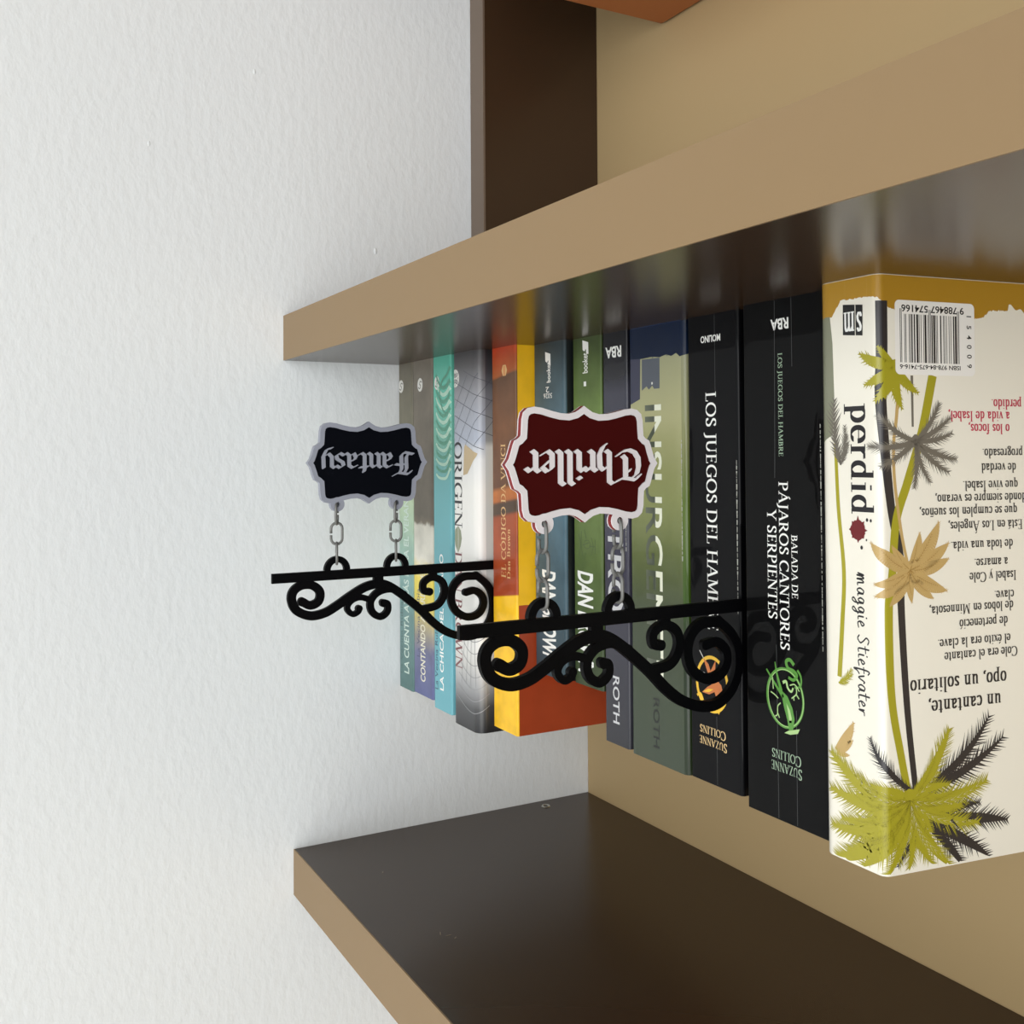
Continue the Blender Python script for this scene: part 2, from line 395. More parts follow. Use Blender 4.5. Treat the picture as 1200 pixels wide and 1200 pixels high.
def sf(x, y, w=0.15):
    return [0.3, (x - w, y), (x + w, y)]
NW, NH = 0.075, 0.022           # half nib of the roman letters
def lo(y): return y + NH if y < 0.5 else y - NH
ROMAN = {
 'A': (0.88, [[0.45, (0.08, 0), (0.43, 1)], [(0.44, 1), (0.78, 0)], [0.3, (0.22, 0.34), (0.66, 0.34)], sf(0.08, 0, 0.12), sf(0.78, 0, 0.14)]),
 'B': (0.74, [[(0.17, 0), (0.17, 1)], arc(0.3, 0.76, 0.25, 0.24, 90, -90), arc(0.32, 0.27, 0.31, 0.27, 90, -90), [(0.05, 1), (0.3, 1)], [(0.17, 0.53), (0.32, 0.53)], [(0.05, 0), (0.32, 0)]]),
 'C': (0.84, [arc(0.5, 0.5, 0.41, 0.5, 48, 312, 22), [0.4, (0.8, 0.97), (0.8, 0.74)], [0.4, (0.8, 0.03), (0.8, 0.2)]]),
 'D': (0.9, [[(0.17, 0), (0.17, 1)], arc(0.36, 0.5, 0.43, 0.5, 90, -90, 20), [(0.05, 1), (0.36, 1)], [(0.05, 0), (0.36, 0)]]),
 'E': (0.66, [[(0.17, 0), (0.17, 1)], [0.4, (0.05, 1), (0.56, 1)], [0.4, (0.17, 0.53), (0.48, 0.53)], [0.4, (0.05, 0), (0.6, 0)], [0.4, (0.56, 1), (0.56, 0.86)], [0.4, (0.6, 0), (0.6, 0.16)], [0.4, (0.48, 0.61), (0.48, 0.45)]]),
 'F': (0.62, [[(0.17, 0), (0.17, 1)], [0.4, (0.05, 1), (0.56, 1)], [0.4, (0.17, 0.53), (0.48, 0.53)], sf(0.17, 0), [0.4, (0.56, 1), (0.56, 0.86)]]),
 'G': (0.9, [arc(0.5, 0.5, 0.41, 0.5, 48, 318, 22), [0.4, (0.8, 0.97), (0.8, 0.74)], [(0.78, 0.08), (0.78, 0.44)], sf(0.78, 0.46, 0.17)]),
 'H': (0.92, [[(0.17, 0), (0.17, 1)], [(0.75, 0), (0.75, 1)], [(0.17, 0.52), (0.75, 0.52)], sf(0.17, 0), sf(0.17, 1), sf(0.75, 0), sf(0.75, 1)]),
 'I': (0.36, [[(0.18, 0), (0.18, 1)], sf(0.18, 0), sf(0.18, 1)]),
 'J': (0.4, [[(0.24, 1), (0.24, 0.05), (0.19, -0.12), (0.02, -0.22)], sf(0.24, 1)]),
 'L': (0.64, [[(0.17, 0), (0.17, 1)], sf(0.17, 1), [0.4, (0.05, 0), (0.58, 0)], [0.4, (0.58, 0), (0.6, 0.2)]]),
 'M': (1.08, [[0.4, (0.14, 0), (0.18, 1)], [(0.2, 1), (0.53, 0.08)], [0.4, (0.53, 0.08), (0.86, 1)], [(0.88, 1), (0.92, 0)], sf(0.14, 0, 0.12), sf(0.92, 0, 0.14), sf(0.14, 1, 0.08), sf(0.92, 1, 0.08)]),
 'N': (0.92, [[0.4, (0.15, 0), (0.15, 1)], [(0.17, 1), (0.76, 0.02)], [0.4, (0.77, 0), (0.77, 1)], sf(0.15, 0, 0.13), sf(0.12, 1, 0.1), sf(0.77, 1, 0.13)]),
 'O': (0.98, [arc(0.49, 0.5, 0.41, 0.5, 0, 360, 30)]),
 'P': (0.7, [[(0.17, 0), (0.17, 1)], arc(0.32, 0.73, 0.28, 0.27, 90, -90), [(0.05, 1), (0.32, 1)], [(0.17, 0.46), (0.32, 0.46)], sf(0.17, 0)]),
 'R': (0.8, [[(0.17, 0), (0.17, 1)], arc(0.32, 0.75, 0.26, 0.25, 90, -90), [(0.05, 1), (0.32, 1)], [(0.17, 0.5), (0.34, 0.5)], [(0.36, 0.5), (0.74, 0)], sf(0.17, 0), sf(0.76, 0, 0.08)]),
 'S': (0.62, [[(0.5, 0.86), (0.42, 0.98), (0.28, 1.0), (0.16, 0.94), (0.11, 0.8), (0.15, 0.66), (0.3, 0.55), (0.44, 0.45), (0.52, 0.32), (0.5, 0.14), (0.4, 0.03), (0.25, 0.0), (0.13, 0.06), (0.08, 0.2)], [0.4, (0.5, 0.98), (0.5, 0.78)], [0.4, (0.08, 0.02), (0.08, 0.24)]]),
 'T': (0.78, [[(0.39, 0), (0.39, 1)], [0.4, (0.06, 1), (0.72, 1)], sf(0.39, 0), [0.4, (0.06, 1), (0.05, 0.8)], [0.4, (0.72, 1), (0.73, 0.8)]]),
 'U': (0.88, [[(0.17, 1), (0.17, 0.3), (0.23, 0.1), (0.42, 0.0), (0.58, 0.06), (0.68, 0.2), (0.71, 0.34)], [0.45, (0.72, 0.3), (0.72, 1)], sf(0.17, 1), sf(0.72, 1, 0.12)]),
 'V': (0.86, [[(0.1, 1), (0.45, 0)], [0.4, (0.45, 0), (0.78, 1)], sf(0.1, 1), sf(0.78, 1, 0.11)]),
 'W': (1.2, [[(0.1, 1), (0.38, 0)], [0.4, (0.38, 0), (0.62, 1)], [(0.62, 1), (0.88, 0)], [0.4, (0.88, 0), (1.12, 1)], sf(0.1, 1), sf(1.12, 1, 0.1), sf(0.62, 1, 0.1)]),
 'X': (0.8, [[(0.1, 1), (0.7, 0)], [0.4, (0.1, 0), (0.7, 1)], sf(0.1, 1, 0.12), sf(0.7, 0, 0.12), sf(0.1, 0, 0.1), sf(0.7, 1, 0.1)]),
 'Y': (0.8, [[(0.1, 1), (0.4, 0.48)], [0.4, (0.4, 0.48), (0.72, 1)], [(0.4, 0.5), (0.4, 0)], sf(0.4, 0), sf(0.1, 1, 0.13), sf(0.72, 1, 0.11)]),
 'Z': (0.74, [[0.5, (0.1, 1), (0.66, 1)], [(0.62, 1), (0.12, 0)], [0.5, (0.08, 0), (0.68, 0)], [0.4, (0.1, 1), (0.09, 0.82)], [0.4, (0.68, 0), (0.69, 0.2)]]),
 'a': (0.52, [[(0.1, 0.52), (0.16, 0.63), (0.27, 0.66), (0.35, 0.58), (0.36, 0.45), (0.36, 0.1), (0.42, 0.02), (0.5, 0.05)], [(0.36, 0.4), (0.2, 0.33), (0.1, 0.23), (0.1, 0.1), (0.18, 0.01), (0.28, 0.05), (0.36, 0.14)]]),
 'b': (0.58, [[(0.14, 1), (0.14, 0.02)], arc(0.29, 0.33, 0.2, 0.33, 140, -140, 18), sf(0.1, 1, 0.07)]),
 'c': (0.48, [arc(0.28, 0.33, 0.2, 0.33, 50, 315, 18), [(0.39, 0.52)]]),
 'd': (0.6, [[(0.44, 1), (0.44, 0.02)], arc(0.28, 0.33, 0.2, 0.33, 40, 320, 18), sf(0.4, 1, 0.07), sf(0.5, 0, 0.06)]),
 'e': (0.5, [arc(0.27, 0.33, 0.2, 0.33, 0, 318, 20), [0.4, (0.09, 0.36), (0.46, 0.36)]]),
 'f': (0.34, [[(0.36, 0.92), (0.28, 1.0), (0.2, 0.94), (0.17, 0.8), (0.17, 0)], sf(0.17, 0), [0.4, (0.04, 0.64), (0.34, 0.64)]]),
 'g': (0.52, [arc(0.25, 0.42, 0.17, 0.24, 0, 360, 20), [0.4, (0.36, 0.6), (0.5, 0.64)], [(0.16, 0.22), (0.12, 0.1), (0.25, 0.03), (0.42, -0.02), (0.45, -0.16), (0.32, -0.28), (0.14, -0.27), (0.07, -0.16), (0.16, -0.02)]]),
 'i': (0.3, [[(0.15, 0.64), (0.15, 0)], sf(0.15, 0, 0.12), sf(0.1, 0.64, 0.08), [(0.15, 0.88)], [(0.15, 0.91)]]),
 'l': (0.3, [[(0.15, 1), (0.15, 0)], sf(0.15, 0, 0.12), sf(0.1, 1, 0.08)]),
 'm': (0.9, [[(0.15, 0.64), (0.15, 0)], [(0.15, 0.5), (0.26, 0.63), (0.37, 0.64), (0.44, 0.54), (0.45, 0.42), (0.45, 0)], [(0.45, 0.5), (0.56, 0.63), (0.67, 0.64), (0.74, 0.54), (0.75, 0.42), (0.75, 0)], sf(0.15, 0, 0.11), sf(0.45, 0, 0.11), sf(0.75, 0, 0.11), sf(0.1, 0.64, 0.07)]),
 'n': (0.6, [[(0.15, 0.64), (0.15, 0)], [(0.15, 0.5), (0.26, 0.63), (0.37, 0.64), (0.44, 0.54), (0.45, 0.42), (0.45, 0)], sf(0.15, 0, 0.12), sf(0.45, 0, 0.12), sf(0.1, 0.64, 0.07)]),
 'o': (0.54, [arc(0.27, 0.33, 0.2, 0.33, 0, 360, 22)]),
 'p': (0.58, [[(0.15, 0.64), (0.15, -0.3)], arc(0.3, 0.33, 0.2, 0.33, 140, -140, 18), sf(0.15, -0.3, 0.13), sf(0.1, 0.64, 0.07)]),
 'q': (0.58, [[(0.43, 0.64), (0.43, -0.3)], arc(0.28, 0.33, 0.2, 0.33, 40, 320, 18), sf(0.43, -0.3, 0.12)]),
 'r': (0.42, [[(0.15, 0.64), (0.15, 0)], [(0.15, 0.46), (0.24, 0.6), (0.36, 0.64)], [(0.37, 0.58)], sf(0.15, 0, 0.12), sf(0.1, 0.64, 0.07)]),
 's': (0.42, [[(0.33, 0.55), (0.25, 0.65), (0.13, 0.62), (0.09, 0.5), (0.18, 0.37), (0.31, 0.27), (0.34, 0.14), (0.25, 0.01), (0.13, 0.02), (0.07, 0.13)]]),
 't': (0.36, [[(0.16, 0.84), (0.16, 0.12), (0.22, 0.01), (0.33, 0.06)], [0.4, (0.04, 0.64), (0.32, 0.64)]]),
 'u': (0.6, [[(0.14, 0.64), (0.14, 0.16), (0.2, 0.02), (0.32, 0.02), (0.44, 0.16)], [(0.44, 0.64), (0.44, 0.02)], sf(0.1, 0.64, 0.07), sf(0.4, 0.64, 0.07), sf(0.5, 0, 0.06)]),
 'v': (0.52, [[(0.08, 0.64), (0.27, 0)], [0.4, (0.27, 0), (0.45, 0.64)], sf(0.08, 0.64, 0.1), sf(0.45, 0.64, 0.08)]),
 'w': (0.76, [[(0.08, 0.64), (0.24, 0)], [0.4, (0.24, 0), (0.38, 0.64)], [(0.38, 0.64), (0.54, 0)], [0.4, (0.54, 0), (0.7, 0.64)], sf(0.08, 0.64, 0.1), sf(0.7, 0.64, 0.08)]),
 'x': (0.52, [[(0.08, 0.64), (0.44, 0)], [0.4, (0.08, 0), (0.44, 0.64)], sf(0.08, 0.64, 0.09), sf(0.44, 0, 0.09), sf(0.08, 0, 0.07), sf(0.44, 0.64, 0.07)]),
 'y': (0.52, [[(0.08, 0.64), (0.27, 0.02)], [0.4, (0.46, 0.64), (0.2, -0.26), (0.06, -0.28)], sf(0.08, 0.64, 0.1), sf(0.46, 0.64, 0.08)]),
 '.': (0.24, [[(0.12, 0.02)], [(0.12, 0.05)]]), ',': (0.24, [[(0.12, 0.05), (0.14, -0.05), (0.06, -0.16)]]), ' ': (0.3, []),
}
ACC = {'Á': 'A', 'Ó': 'O', 'á': 'a', 'é': 'e', 'ó': 'o', 'ñ': 'n'}
def roman(txt, track=0.06, small=1.0):
    nib = [(-NW, -NH), (NW, -NH), (NW, NH), (-NW, NH)]
    polys, x = [], 0.0
    for i, ch in enumerate(txt):
        base = ACC.get(ch, ch)
        w_, st = ROMAN[base]
        k = small if (small != 1.0 and i > 0) else 1.0
        ps = pen(st, nib)
        if ch in ACC:
            top = 1.0 if ch.isupper() else 0.68
            cx = w_ * 0.5
            ps += pen([[(cx - 0.16, top + 0.12), (cx - 0.06, top + 0.18), (cx + 0.05, top + 0.12), (cx + 0.15, top + 0.18)]] if ch == 'ñ' else [[0.6, (cx - 0.05, top + 0.1), (cx + 0.1, top + 0.26)]], nib)
        polys += [[(x + p[0] * k, p[1] * k) for p in q] for q in ps]
        x += (w_ + track) * k
    return polys, x - track

SCRIPT = {
 'm': (0.72, [[(0.0, 0.1), (0.1, 0.62), (0.12, 0.0), (0.16, 0.4), (0.28, 0.62), (0.32, 0.0), (0.36, 0.4), (0.5, 0.6), (0.54, 0.08), (0.66, 0.06)]]),
 'a': (0.46, [[(0.36, 0.52), (0.2, 0.6), (0.06, 0.3), (0.14, 0.02), (0.28, 0.14), (0.36, 0.54), (0.36, 0.1), (0.46, 0.06)]]),
 'g': (0.46, [[(0.36, 0.52), (0.2, 0.6), (0.08, 0.34), (0.16, 0.1), (0.28, 0.2), (0.36, 0.54), (0.34, -0.2), (0.2, -0.45), (0.1, -0.3), (0.44, 0.06)]]),
 'i': (0.24, [[(0.08, 0.54), (0.08, 0.1), (0.22, 0.06)], [(0.12, 0.8), (0.13, 0.84)]]),
 'e': (0.4, [[(0.04, 0.24), (0.28, 0.4), (0.2, 0.6), (0.06, 0.34), (0.12, 0.04), (0.38, 0.1)]]),
 'S': (0.56, [[(0.46, 0.9), (0.26, 1.0), (0.12, 0.78), (0.3, 0.52), (0.42, 0.24), (0.2, 0.0), (0.02, 0.14)]]),
 't': (0.34, [[(0.14, 1.0), (0.12, 0.1), (0.3, 0.06)], [(0.0, 0.66), (0.34, 0.7)]]),
 'f': (0.4, [[(0.36, 0.9), (0.22, 1.02), (0.14, 0.6), (0.12, -0.36), (0.22, -0.1), (0.38, 0.1)], [(0.02, 0.5), (0.32, 0.54)]]),
 'v': (0.42, [[(0.02, 0.54), (0.14, 0.04), (0.34, 0.56), (0.42, 0.5)]]),
 'r': (0.36, [[(0.06, 0.5), (0.08, 0.04), (0.16, 0.46), (0.34, 0.52)]]),
 'w': (0.6, [[(0.02, 0.54), (0.14, 0.04), (0.28, 0.46), (0.4, 0.04), (0.54, 0.56)]]), ' ': (0.3, [])}
def script(txt):
    nib = [(0.048 * math.cos(a), 0.048 * math.sin(a)) for a in (0, 1.05, 2.1, 3.14, 4.19, 5.24)]
    polys, x = [], 0.0
    for ch in txt:
        w_, st = SCRIPT[ch]
        polys += [[(x + p[0], p[1]) for p in q] for q in pen([[(v.x, v.y) for v in smooth_path(s_, 4)] for s_ in st], nib)]
        x += w_ + 0.05
    return polys, x

# blackletter drawn with a slanted broad nib; x-height is 1
def stem(x, top, bot): return [(x - 0.1, top - 0.02), (x + 0.02, top - 0.13), (x + 0.02, bot + 0.15), (x + 0.15, bot + 0.02)]
GOTHIC = {
 'T': (1.12, [[(-0.02, 1.22), (0.16, 1.44), (0.42, 1.38), (0.66, 1.34), (0.98, 1.52)], [(0.32, 1.36), (0.1, 1.16), (0.02, 0.8), (0.04, 0.4), (0.18, 0.12), (0.42, 0.0), (0.68, 0.06), (0.9, 0.26)], [(0.56, 1.3), (0.56, 0.42), (0.68, 0.28)], [0.5, (0.56, 1.1), (0.36, 0.96)]]),
 'h': (0.66, [stem(0.08, 1.62, 0.0), [(0.12, 0.72), (0.34, 0.94), (0.48, 0.8), (0.5, 0.2), (0.36, -0.16), (0.26, -0.26)]]),
 'r': (0.54, [stem(0.08, 1.0, 0.0), [(0.14, 0.74), (0.32, 0.96), (0.46, 0.82)]]),
 'i': (0.36, [stem(0.08, 1.0, 0.0), [(0.06, 1.34), (0.14, 1.27)]]),
 'l': (0.36, [stem(0.08, 1.62, 0.0)]),
 'e': (0.58, [[(0.16, 0.92), (0.06, 0.8), (0.06, 0.2), (0.22, 0.03), (0.46, 0.2)], [(0.14, 0.88), (0.26, 0.98), (0.44, 0.78), (0.12, 0.44)]]),
 'F': (0.98, [[(0.0, 1.26), (0.16, 1.46), (0.44, 1.4), (0.66, 1.36), (0.94, 1.54)], [(0.36, 1.38), (0.24, 1.1), (0.26, 0.3), (0.12, 0.04), (-0.1, 0.1)], [(0.6, 1.34), (0.5, 1.1), (0.52, 0.2), (0.36, -0.02), (0.16, 0.02)], [0.8, (0.28, 0.74), (0.5, 0.84), (0.82, 0.78)]]),
 'a': (0.62, [[(0.06, 0.86), (0.26, 0.98), (0.42, 0.84), (0.42, 0.16), (0.56, 0.02)], [(0.42, 0.58), (0.16, 0.46), (0.08, 0.28), (0.18, 0.04), (0.42, 0.22)]]),
 'n': (0.72, [stem(0.08, 1.0, 0.0), [(0.14, 0.74), (0.36, 0.96), (0.48, 0.82), (0.48, 0.15), (0.62, 0.02)]]),
 't': (0.46, [[(0.14, 1.26), (0.1, 1.1), (0.1, 0.16), (0.24, 0.02), (0.38, 0.12)], [(-0.06, 0.92), (0.34, 0.96)]]),
 's': (0.56, [[(0.44, 0.84), (0.26, 0.98), (0.08, 0.84), (0.12, 0.62), (0.4, 0.4), (0.44, 0.18), (0.26, 0.02), (0.06, 0.16)]]),
 'y': (0.66, [[(-0.02, 0.98), (0.1, 0.86), (0.1, 0.26), (0.26, 0.04), (0.5, 0.24)], [(0.5, 0.98), (0.52, 0.2), (0.36, -0.22), (0.1, -0.32)]])}
def gothic(txt):
    a = math.radians(38); w_ = 0.098; t_ = 0.022
    nib = [(math.cos(a) * w_ * i - math.sin(a) * t_ * j, math.sin(a) * w_ * i + math.cos(a) * t_ * j) for i, j in ((-1, -1), (1, -1), (1, 1), (-1, 1))]
    polys, x = [], 0.0
    for ch in txt:
        adv, st = GOTHIC[ch]
        polys += [[(x + p[0], p[1]) for p in q] for q in pen(st, nib)]
        x += adv
    return polys, x

def sans(txt, bold=0.0, shear=0.0):
    cu = bpy.data.curves.new('letters', 'FONT')
    cu.body = txt; cu.size = 1.0; cu.offset = bold; cu.shear = shear; cu.fill_mode = 'FRONT'; cu.resolution_u = 4
    ob = bpy.data.objects.new('letters', cu); C.objects.link(ob)
    dg = bpy.context.evaluated_depsgraph_get(); dg.update()
    me = bpy.data.meshes.new_from_object(ob.evaluated_get(dg))
    vs = [(v.co.x, v.co.y) for v in me.vertices]
    fs = [tuple(p.vertices) for p in me.polygons]
    bpy.data.objects.remove(ob); bpy.data.curves.remove(cu); bpy.data.meshes.remove(me)
    return vs, fs

def letters(font, txt):
    """returns vertices, faces with the cap height 1 and x starting at 0, and the width"""
    if font in ('serif', 'serif_lower', 'serif_caps', 'script', 'gothic'):
        if font == 'script': polys, wd = script(txt)
        elif font == 'gothic': polys, wd = gothic(txt)
        else: polys, wd = roman(txt, 0.06, 0.84 if font == 'serif_caps' else 1.0)
        vs, fs = [], []
        for q in polys:
            if len(q) < 3: continue
            fs.append(tuple(range(len(vs), len(vs) + len(q)))); vs += q
        return vs, fs, wd
    bold = {'sans': 0.0, 'sans_bold': 0.018, 'sans_black': 0.027, 'sans_ital': 0.03, 'sans_wide': 0.014}[font]
    vs, fs = sans(txt, bold, 0.1 if font == 'sans_ital' else 0.0)
    x0 = min(v[0] for v in vs); x1 = max(v[0] for v in vs)
    cap = 0.729
    vs = [((v[0] - x0) / cap, v[1] / cap) for v in vs]
    return vs, fs, (x1 - x0) / cap

# ------------------------------------------------------------------ the room
o = mesh('wall_left', *(lambda v, f: (box(v, f, (0.0, -3.0, -1.25), (0.12, 0.40, 1.35)), (v, f))[1])([], []), M['wall']); structure(o)
vs, fs = [], []                                   # a blob and small lumps of paint on the plaster
bm = bmesh.new()
for (y, z, r) in ((0.069, -0.083, 0.0016), (-0.09, -0.14, 0.0012), (-0.33, -0.12, 0.0011), (-0.02, -0.2, 0.0012), (-0.2, 0.2, 0.0009)):
    mm = Matrix.Translation((0.0, y, z)) @ Matrix.Diagonal((0.3, 0.8, 1.5, 1.0))
    bmesh.ops.create_uvsphere(bm, u_segments=12, v_segments=8, radius=r, matrix=mm)
me = bpy.data.meshes.new('paint_drip'); bm.to_mesh(me); bm.free(); me.materials.append(M['wall'])
for p in me.polygons: p.use_smooth = True
link('paint_drip', me, o)
o = mesh('wall_back', *(lambda v, f: (box(v, f, (-4.0, 0.27, -1.25), (0.0, 0.40, 1.35)), (v, f))[1])([], []), M['wall']); structure(o)
o = mesh('floor', *(lambda v, f: (box(v, f, (-4.0, -3.0, -1.35), (0.12, 0.40, -1.25)), (v, f))[1])([], []), M['floor']); structure(o)
o = mesh('ceiling', *(lambda v, f: (box(v, f, (-4.0, -3.0, 1.35), (0.12, 0.40, 1.45)), (v, f))[1])([], []), M['ceiling']); structure(o)

# ------------------------------------------------------------------ the bookcase
case = thing('bookcase', 'brown open bookcase with tan edges and tan back panel fixed against the white wall', 'bookcase', (-0.75, 0.12, -1.25))
def local(p, root): return tuple(p[i] - root.location[i] for i in range(3))
def cbox(name, a, b, mt, bevel=0.0, parent=None):
    return box_obj(name, local(a, case), local(b, case), mt, parent or case, bevel)
T = 0.0313
XL = -1.5
def shelf_board(zt, yf):
    s = cbox('shelf', (-0.0004, yf + 0.0008, zt - T), (XL, 0.2502, zt), M['board'])
    e = box_obj('edge_band', local((-0.0004, yf, zt - T), case), local((XL, yf + 0.0008, zt), case), M['edge'], s)
    e['label'] = 'tan edge strip'
    return s
shelf_board(0.0, 0.0)
sh = shelf_board(0.34 + T, 0.0067)
shelf_board(-0.34 - T, 0.0)
bk = cbox('back_panel', (-0.0004, 0.2506, -1.2), (XL, 0.262, 0.9), M['panel'])
bk['label'] = 'tan back panel'
sp = cbox('side_panel', (-0.0004, 0.1490, -T - 0.0002), (-0.0215, 0.2502, -0.3398), M['board'])
e = box_obj('edge_band', local((-0.0004, 0.1474, -T - 0.0002), case), local((-0.0215, 0.1490, -0.3398), case), mat('side_edge_band', (112, 96, 82), 0.45), sp)
e['label'] = 'taupe edge strip'
cbox('side_panel', (XL, 0.0, -1.25), (XL - 0.022, 0.262, 0.9), M['board'])
cbox('side_panel', (-0.0004, 0.1474, -0.34 - T - 0.0002), (-0.0215, 0.2502, -1.25), M['board'])
cbox('shelf', (-0.0004, 0.0067, 0.9), (XL, 0.262, 0.9 + T), M['board'])
# nickel shelf-pin insert and two tiny scratches under the upper shelf
bm = bmesh.new()
prof = [(0.0018, -0.0001), (0.0022, -0.0007), (0.0031, -0.0007), (0.0036, 0.0)]
rings = []
for r, z in prof:
    rings.append([bm.verts.new((r * math.cos(k * math.pi / 12), r * math.sin(k * math.pi / 12), z)) for k in range(24)])
for a, b in zip(rings[:-1], rings[1:]):
    for k in range(24):
        bm.faces.new((a[k], a[(k + 1) % 24], b[(k + 1) % 24], b[k]))
me = bpy.data.meshes.new('shelf_pin_insert'); bm.to_mesh(me); bm.free(); me.materials.append(M['chrome'])
pin = link('shelf_pin_insert', me, sh); pin.location = local((-0.0125, 0.2035, 0.34), case); pin['label'] = 'small nickel ring'
vs = [(0.0019 * math.cos(k * math.pi / 8), 0.0019 * math.sin(k * math.pi / 8), -0.00015) for k in range(16)]
hole = mesh('pin_hole', vs, [tuple(range(16))], M['hole'], sh); hole.location = pin.location
for (x, y, l, a) in ((-0.168, 0.041, 0.004, 0.4), (-0.1705, 0.0432, 0.0035, 1.6), (-0.176, 0.046, 0.0025, 0.9), (-0.07, 0.045, 0.003, 0.5)):
    c_, s_ = math.cos(a), math.sin(a)
    p = local((x, y, 0.33988), case); t = 0.00022
    mesh('scratch_mark', [(p[0] - s_ * t, p[1] + c_ * t, p[2]), (p[0] + s_ * t, p[1] - c_ * t, p[2]), (p[0] + c_ * l + s_ * t, p[1] + s_ * l - c_ * t, p[2]), (p[0] + c_ * l - s_ * t, p[1] + s_ * l + c_ * t, p[2])], [(0, 1, 2, 3)], M['scratch'], sh)

# ------------------------------------------------------------------ books
GROUP = 'paperbacks standing in the row on the shelf'
class Book:
    def __init__(self, key, name, label, spine_mat, side_mat, front_mat=None, depth=0.15, r=0.0015, r_far=0.0015, f0=0.0, f1=0.0, bulge=0.0, corner_side=False):
        L, R, y0, h = BOOKS[key]
        self.hw = (L - R) / 2; self.h = h; self.key = key; self.f0 = f0; self.f1 = f1; self.r = r; self.rf = r_far; self.bulge = bulge
        self.d = min(depth, 0.2496 - y0)
        self.root = thing(name, label, 'book', ((L + R) / 2, y0, 0.0), GROUP)
        self.eps = 0.00003
        hw = self.hw
        # outline of the cover seen from above, starting at the fore edge next to the white wall
        P = [(hw, self.d, 'F'), (hw, r_far + 0.02, 'F')]
        for k in range(9):
            a = math.pi / 2 * k / 8
            P.append((hw - r_far + r_far * math.cos(a), r_far - r_far * math.sin(a), 'S'))
        n = 10
        for k in range(1, n):
            x = (hw - r_far) + (-hw + r - hw + r_far) * k / n
            P.append((x, -bulge * (1 - (2 * k / n - 1) ** 2), 'S'))
        for k in range(9):
            a = math.pi / 2 * k / 8
            P.append((-hw + r - r * math.sin(a), r - r * math.cos(a), 'B' if corner_side and k > 1 else 'S'))
        P += [(-hw, r + 0.02, 'B'), (-hw, r + 0.06, 'B'), (-hw, self.d, 'B')]
        self.P = P
        acc = [0.0]
        for a, b in zip(P[:-1], P[1:]):
            acc.append(acc[-1] + math.hypot(b[0] - a[0], b[1] - a[1]))
        mid = None
        for i in range(len(P) - 1):            # s = 0 at x = 0 on the spine
            if P[i][2] == 'S' and P[i][0] >= 0 > P[i + 1][0]:
                t = P[i][0] / (P[i][0] - P[i + 1][0]); mid = acc[i] + t * (acc[i + 1] - acc[i])
        self.acc = [a - mid for a in acc]
        t = 0.0004; H = h
        nrm = []
        for i in range(len(P)):
            a = P[max(0, i - 1)]; b = P[min(len(P) - 1, i + 1)]
            dx, dy = b[0] - a[0], b[1] - a[1]; l = math.hypot(dx, dy)
            nrm.append((-dy / l, dx / l))       # points inwards
        self.nrm = nrm
        if nrm[0][0] > 0:
            nrm[:] = [(-q[0], -q[1]) for q in nrm]
        vs, fs, ix = [], [], []
        zs = [0.0, 0.25 * H, 0.5 * H, 0.75 * H, H]
        for z in zs:
            for p, q in zip(P, nrm):
                vs.append(self.flare(p[0], p[1], z))
            for p, q in zip(P, nrm):
                vs.append(self.flare(p[0] + q[0] * t, p[1] + q[1] * t, z))
        n = len(P); st = 2 * n
        for j in range(len(zs) - 1):
            for i in range(n - 1):
                a = j * st + i; b = a + st
                g = 0 if (P[i][2] == 'S' and P[i + 1][2] == 'S') else (2 if P[i][2] == 'F' else 1)
                fs.append((a, a + 1, b + 1, b)); ix.append(g)
                fs.append((a + n + 1, a + n, b + n, b + n + 1)); ix.append(3)
            for a, b in ((j * st, j * st + n), (j * st + n - 1, j * st + 2 * n - 1)):
                fs.append((a, a + st, b + st, b)); ix.append(3)
        for off in (0, (len(zs) - 1) * st):
            for i in range(n - 1):
                fs.append((off + i, off + i + 1, off + n + i + 1, off + n + i)); ix.append(3)
        self.cover = mesh('cover', vs, fs, [spine_mat, side_mat, front_mat or side_mat, M['paper']], self.root, ix)
        bm = bmesh.new(); bm.from_mesh(self.cover.data); bmesh.ops.recalc_face_normals(bm, faces=bm.faces); bm.to_mesh(self.cover.data); bm.free()
        for p in self.cover.data.polygons: p.use_smooth = p.material_index == 0
        self.cover.data.set_sharp_from_angle(angle=math.radians(40))
        e = 0.0008; m_ = t + 0.0001                 # page block between the boards
        vs = []
        for z in (e, H - e):
            for x, y in ((hw - m_, r_far * 0.6 + m_), (-hw + m_, r * 0.6 + m_), (-hw + m_, self.d - 0.002), (hw - m_, self.d - 0.002)):
                q = self.flare(x, y, z); vs.append(((q[0] if x < 0 else x), y, z))
        mesh('page_block', vs, [(3, 2, 1, 0), (4, 5, 6, 7), (0, 1, 5, 4), (1, 2, 6, 5), (2, 3, 7, 6), (3, 0, 4, 7)], M['paper'], self.root)

    def flare(self, x, y, z):
        if x < 0 and (self.f0 or self.f1):
            x -= max(0.0, y) * (self.f0 + (self.f1 - self.f0) * z / self.h)
        return (x, y, z)

    def surf(self, s, z, e):
        """point on the outside of the cover: s mm along the wrap (0 = middle of spine, + towards the photographer's end), z mm up"""
        s /= 1000.0; z /= 1000.0
        A = self.acc
        i = 0
        while i < len(A) - 2 and A[i + 1] < s: i += 1
        t = (s - A[i]) / (A[i + 1] - A[i])
        a, b = self.P[i], self.P[i + 1]; na, nb = self.nrm[i], self.nrm[i + 1]
        x = a[0] + (b[0] - a[0]) * t - (na[0] + (nb[0] - na[0]) * t) * e
        y = a[1] + (b[1] - a[1]) * t - (na[1] + (nb[1] - na[1]) * t) * e
        return self.flare(x, y, z)

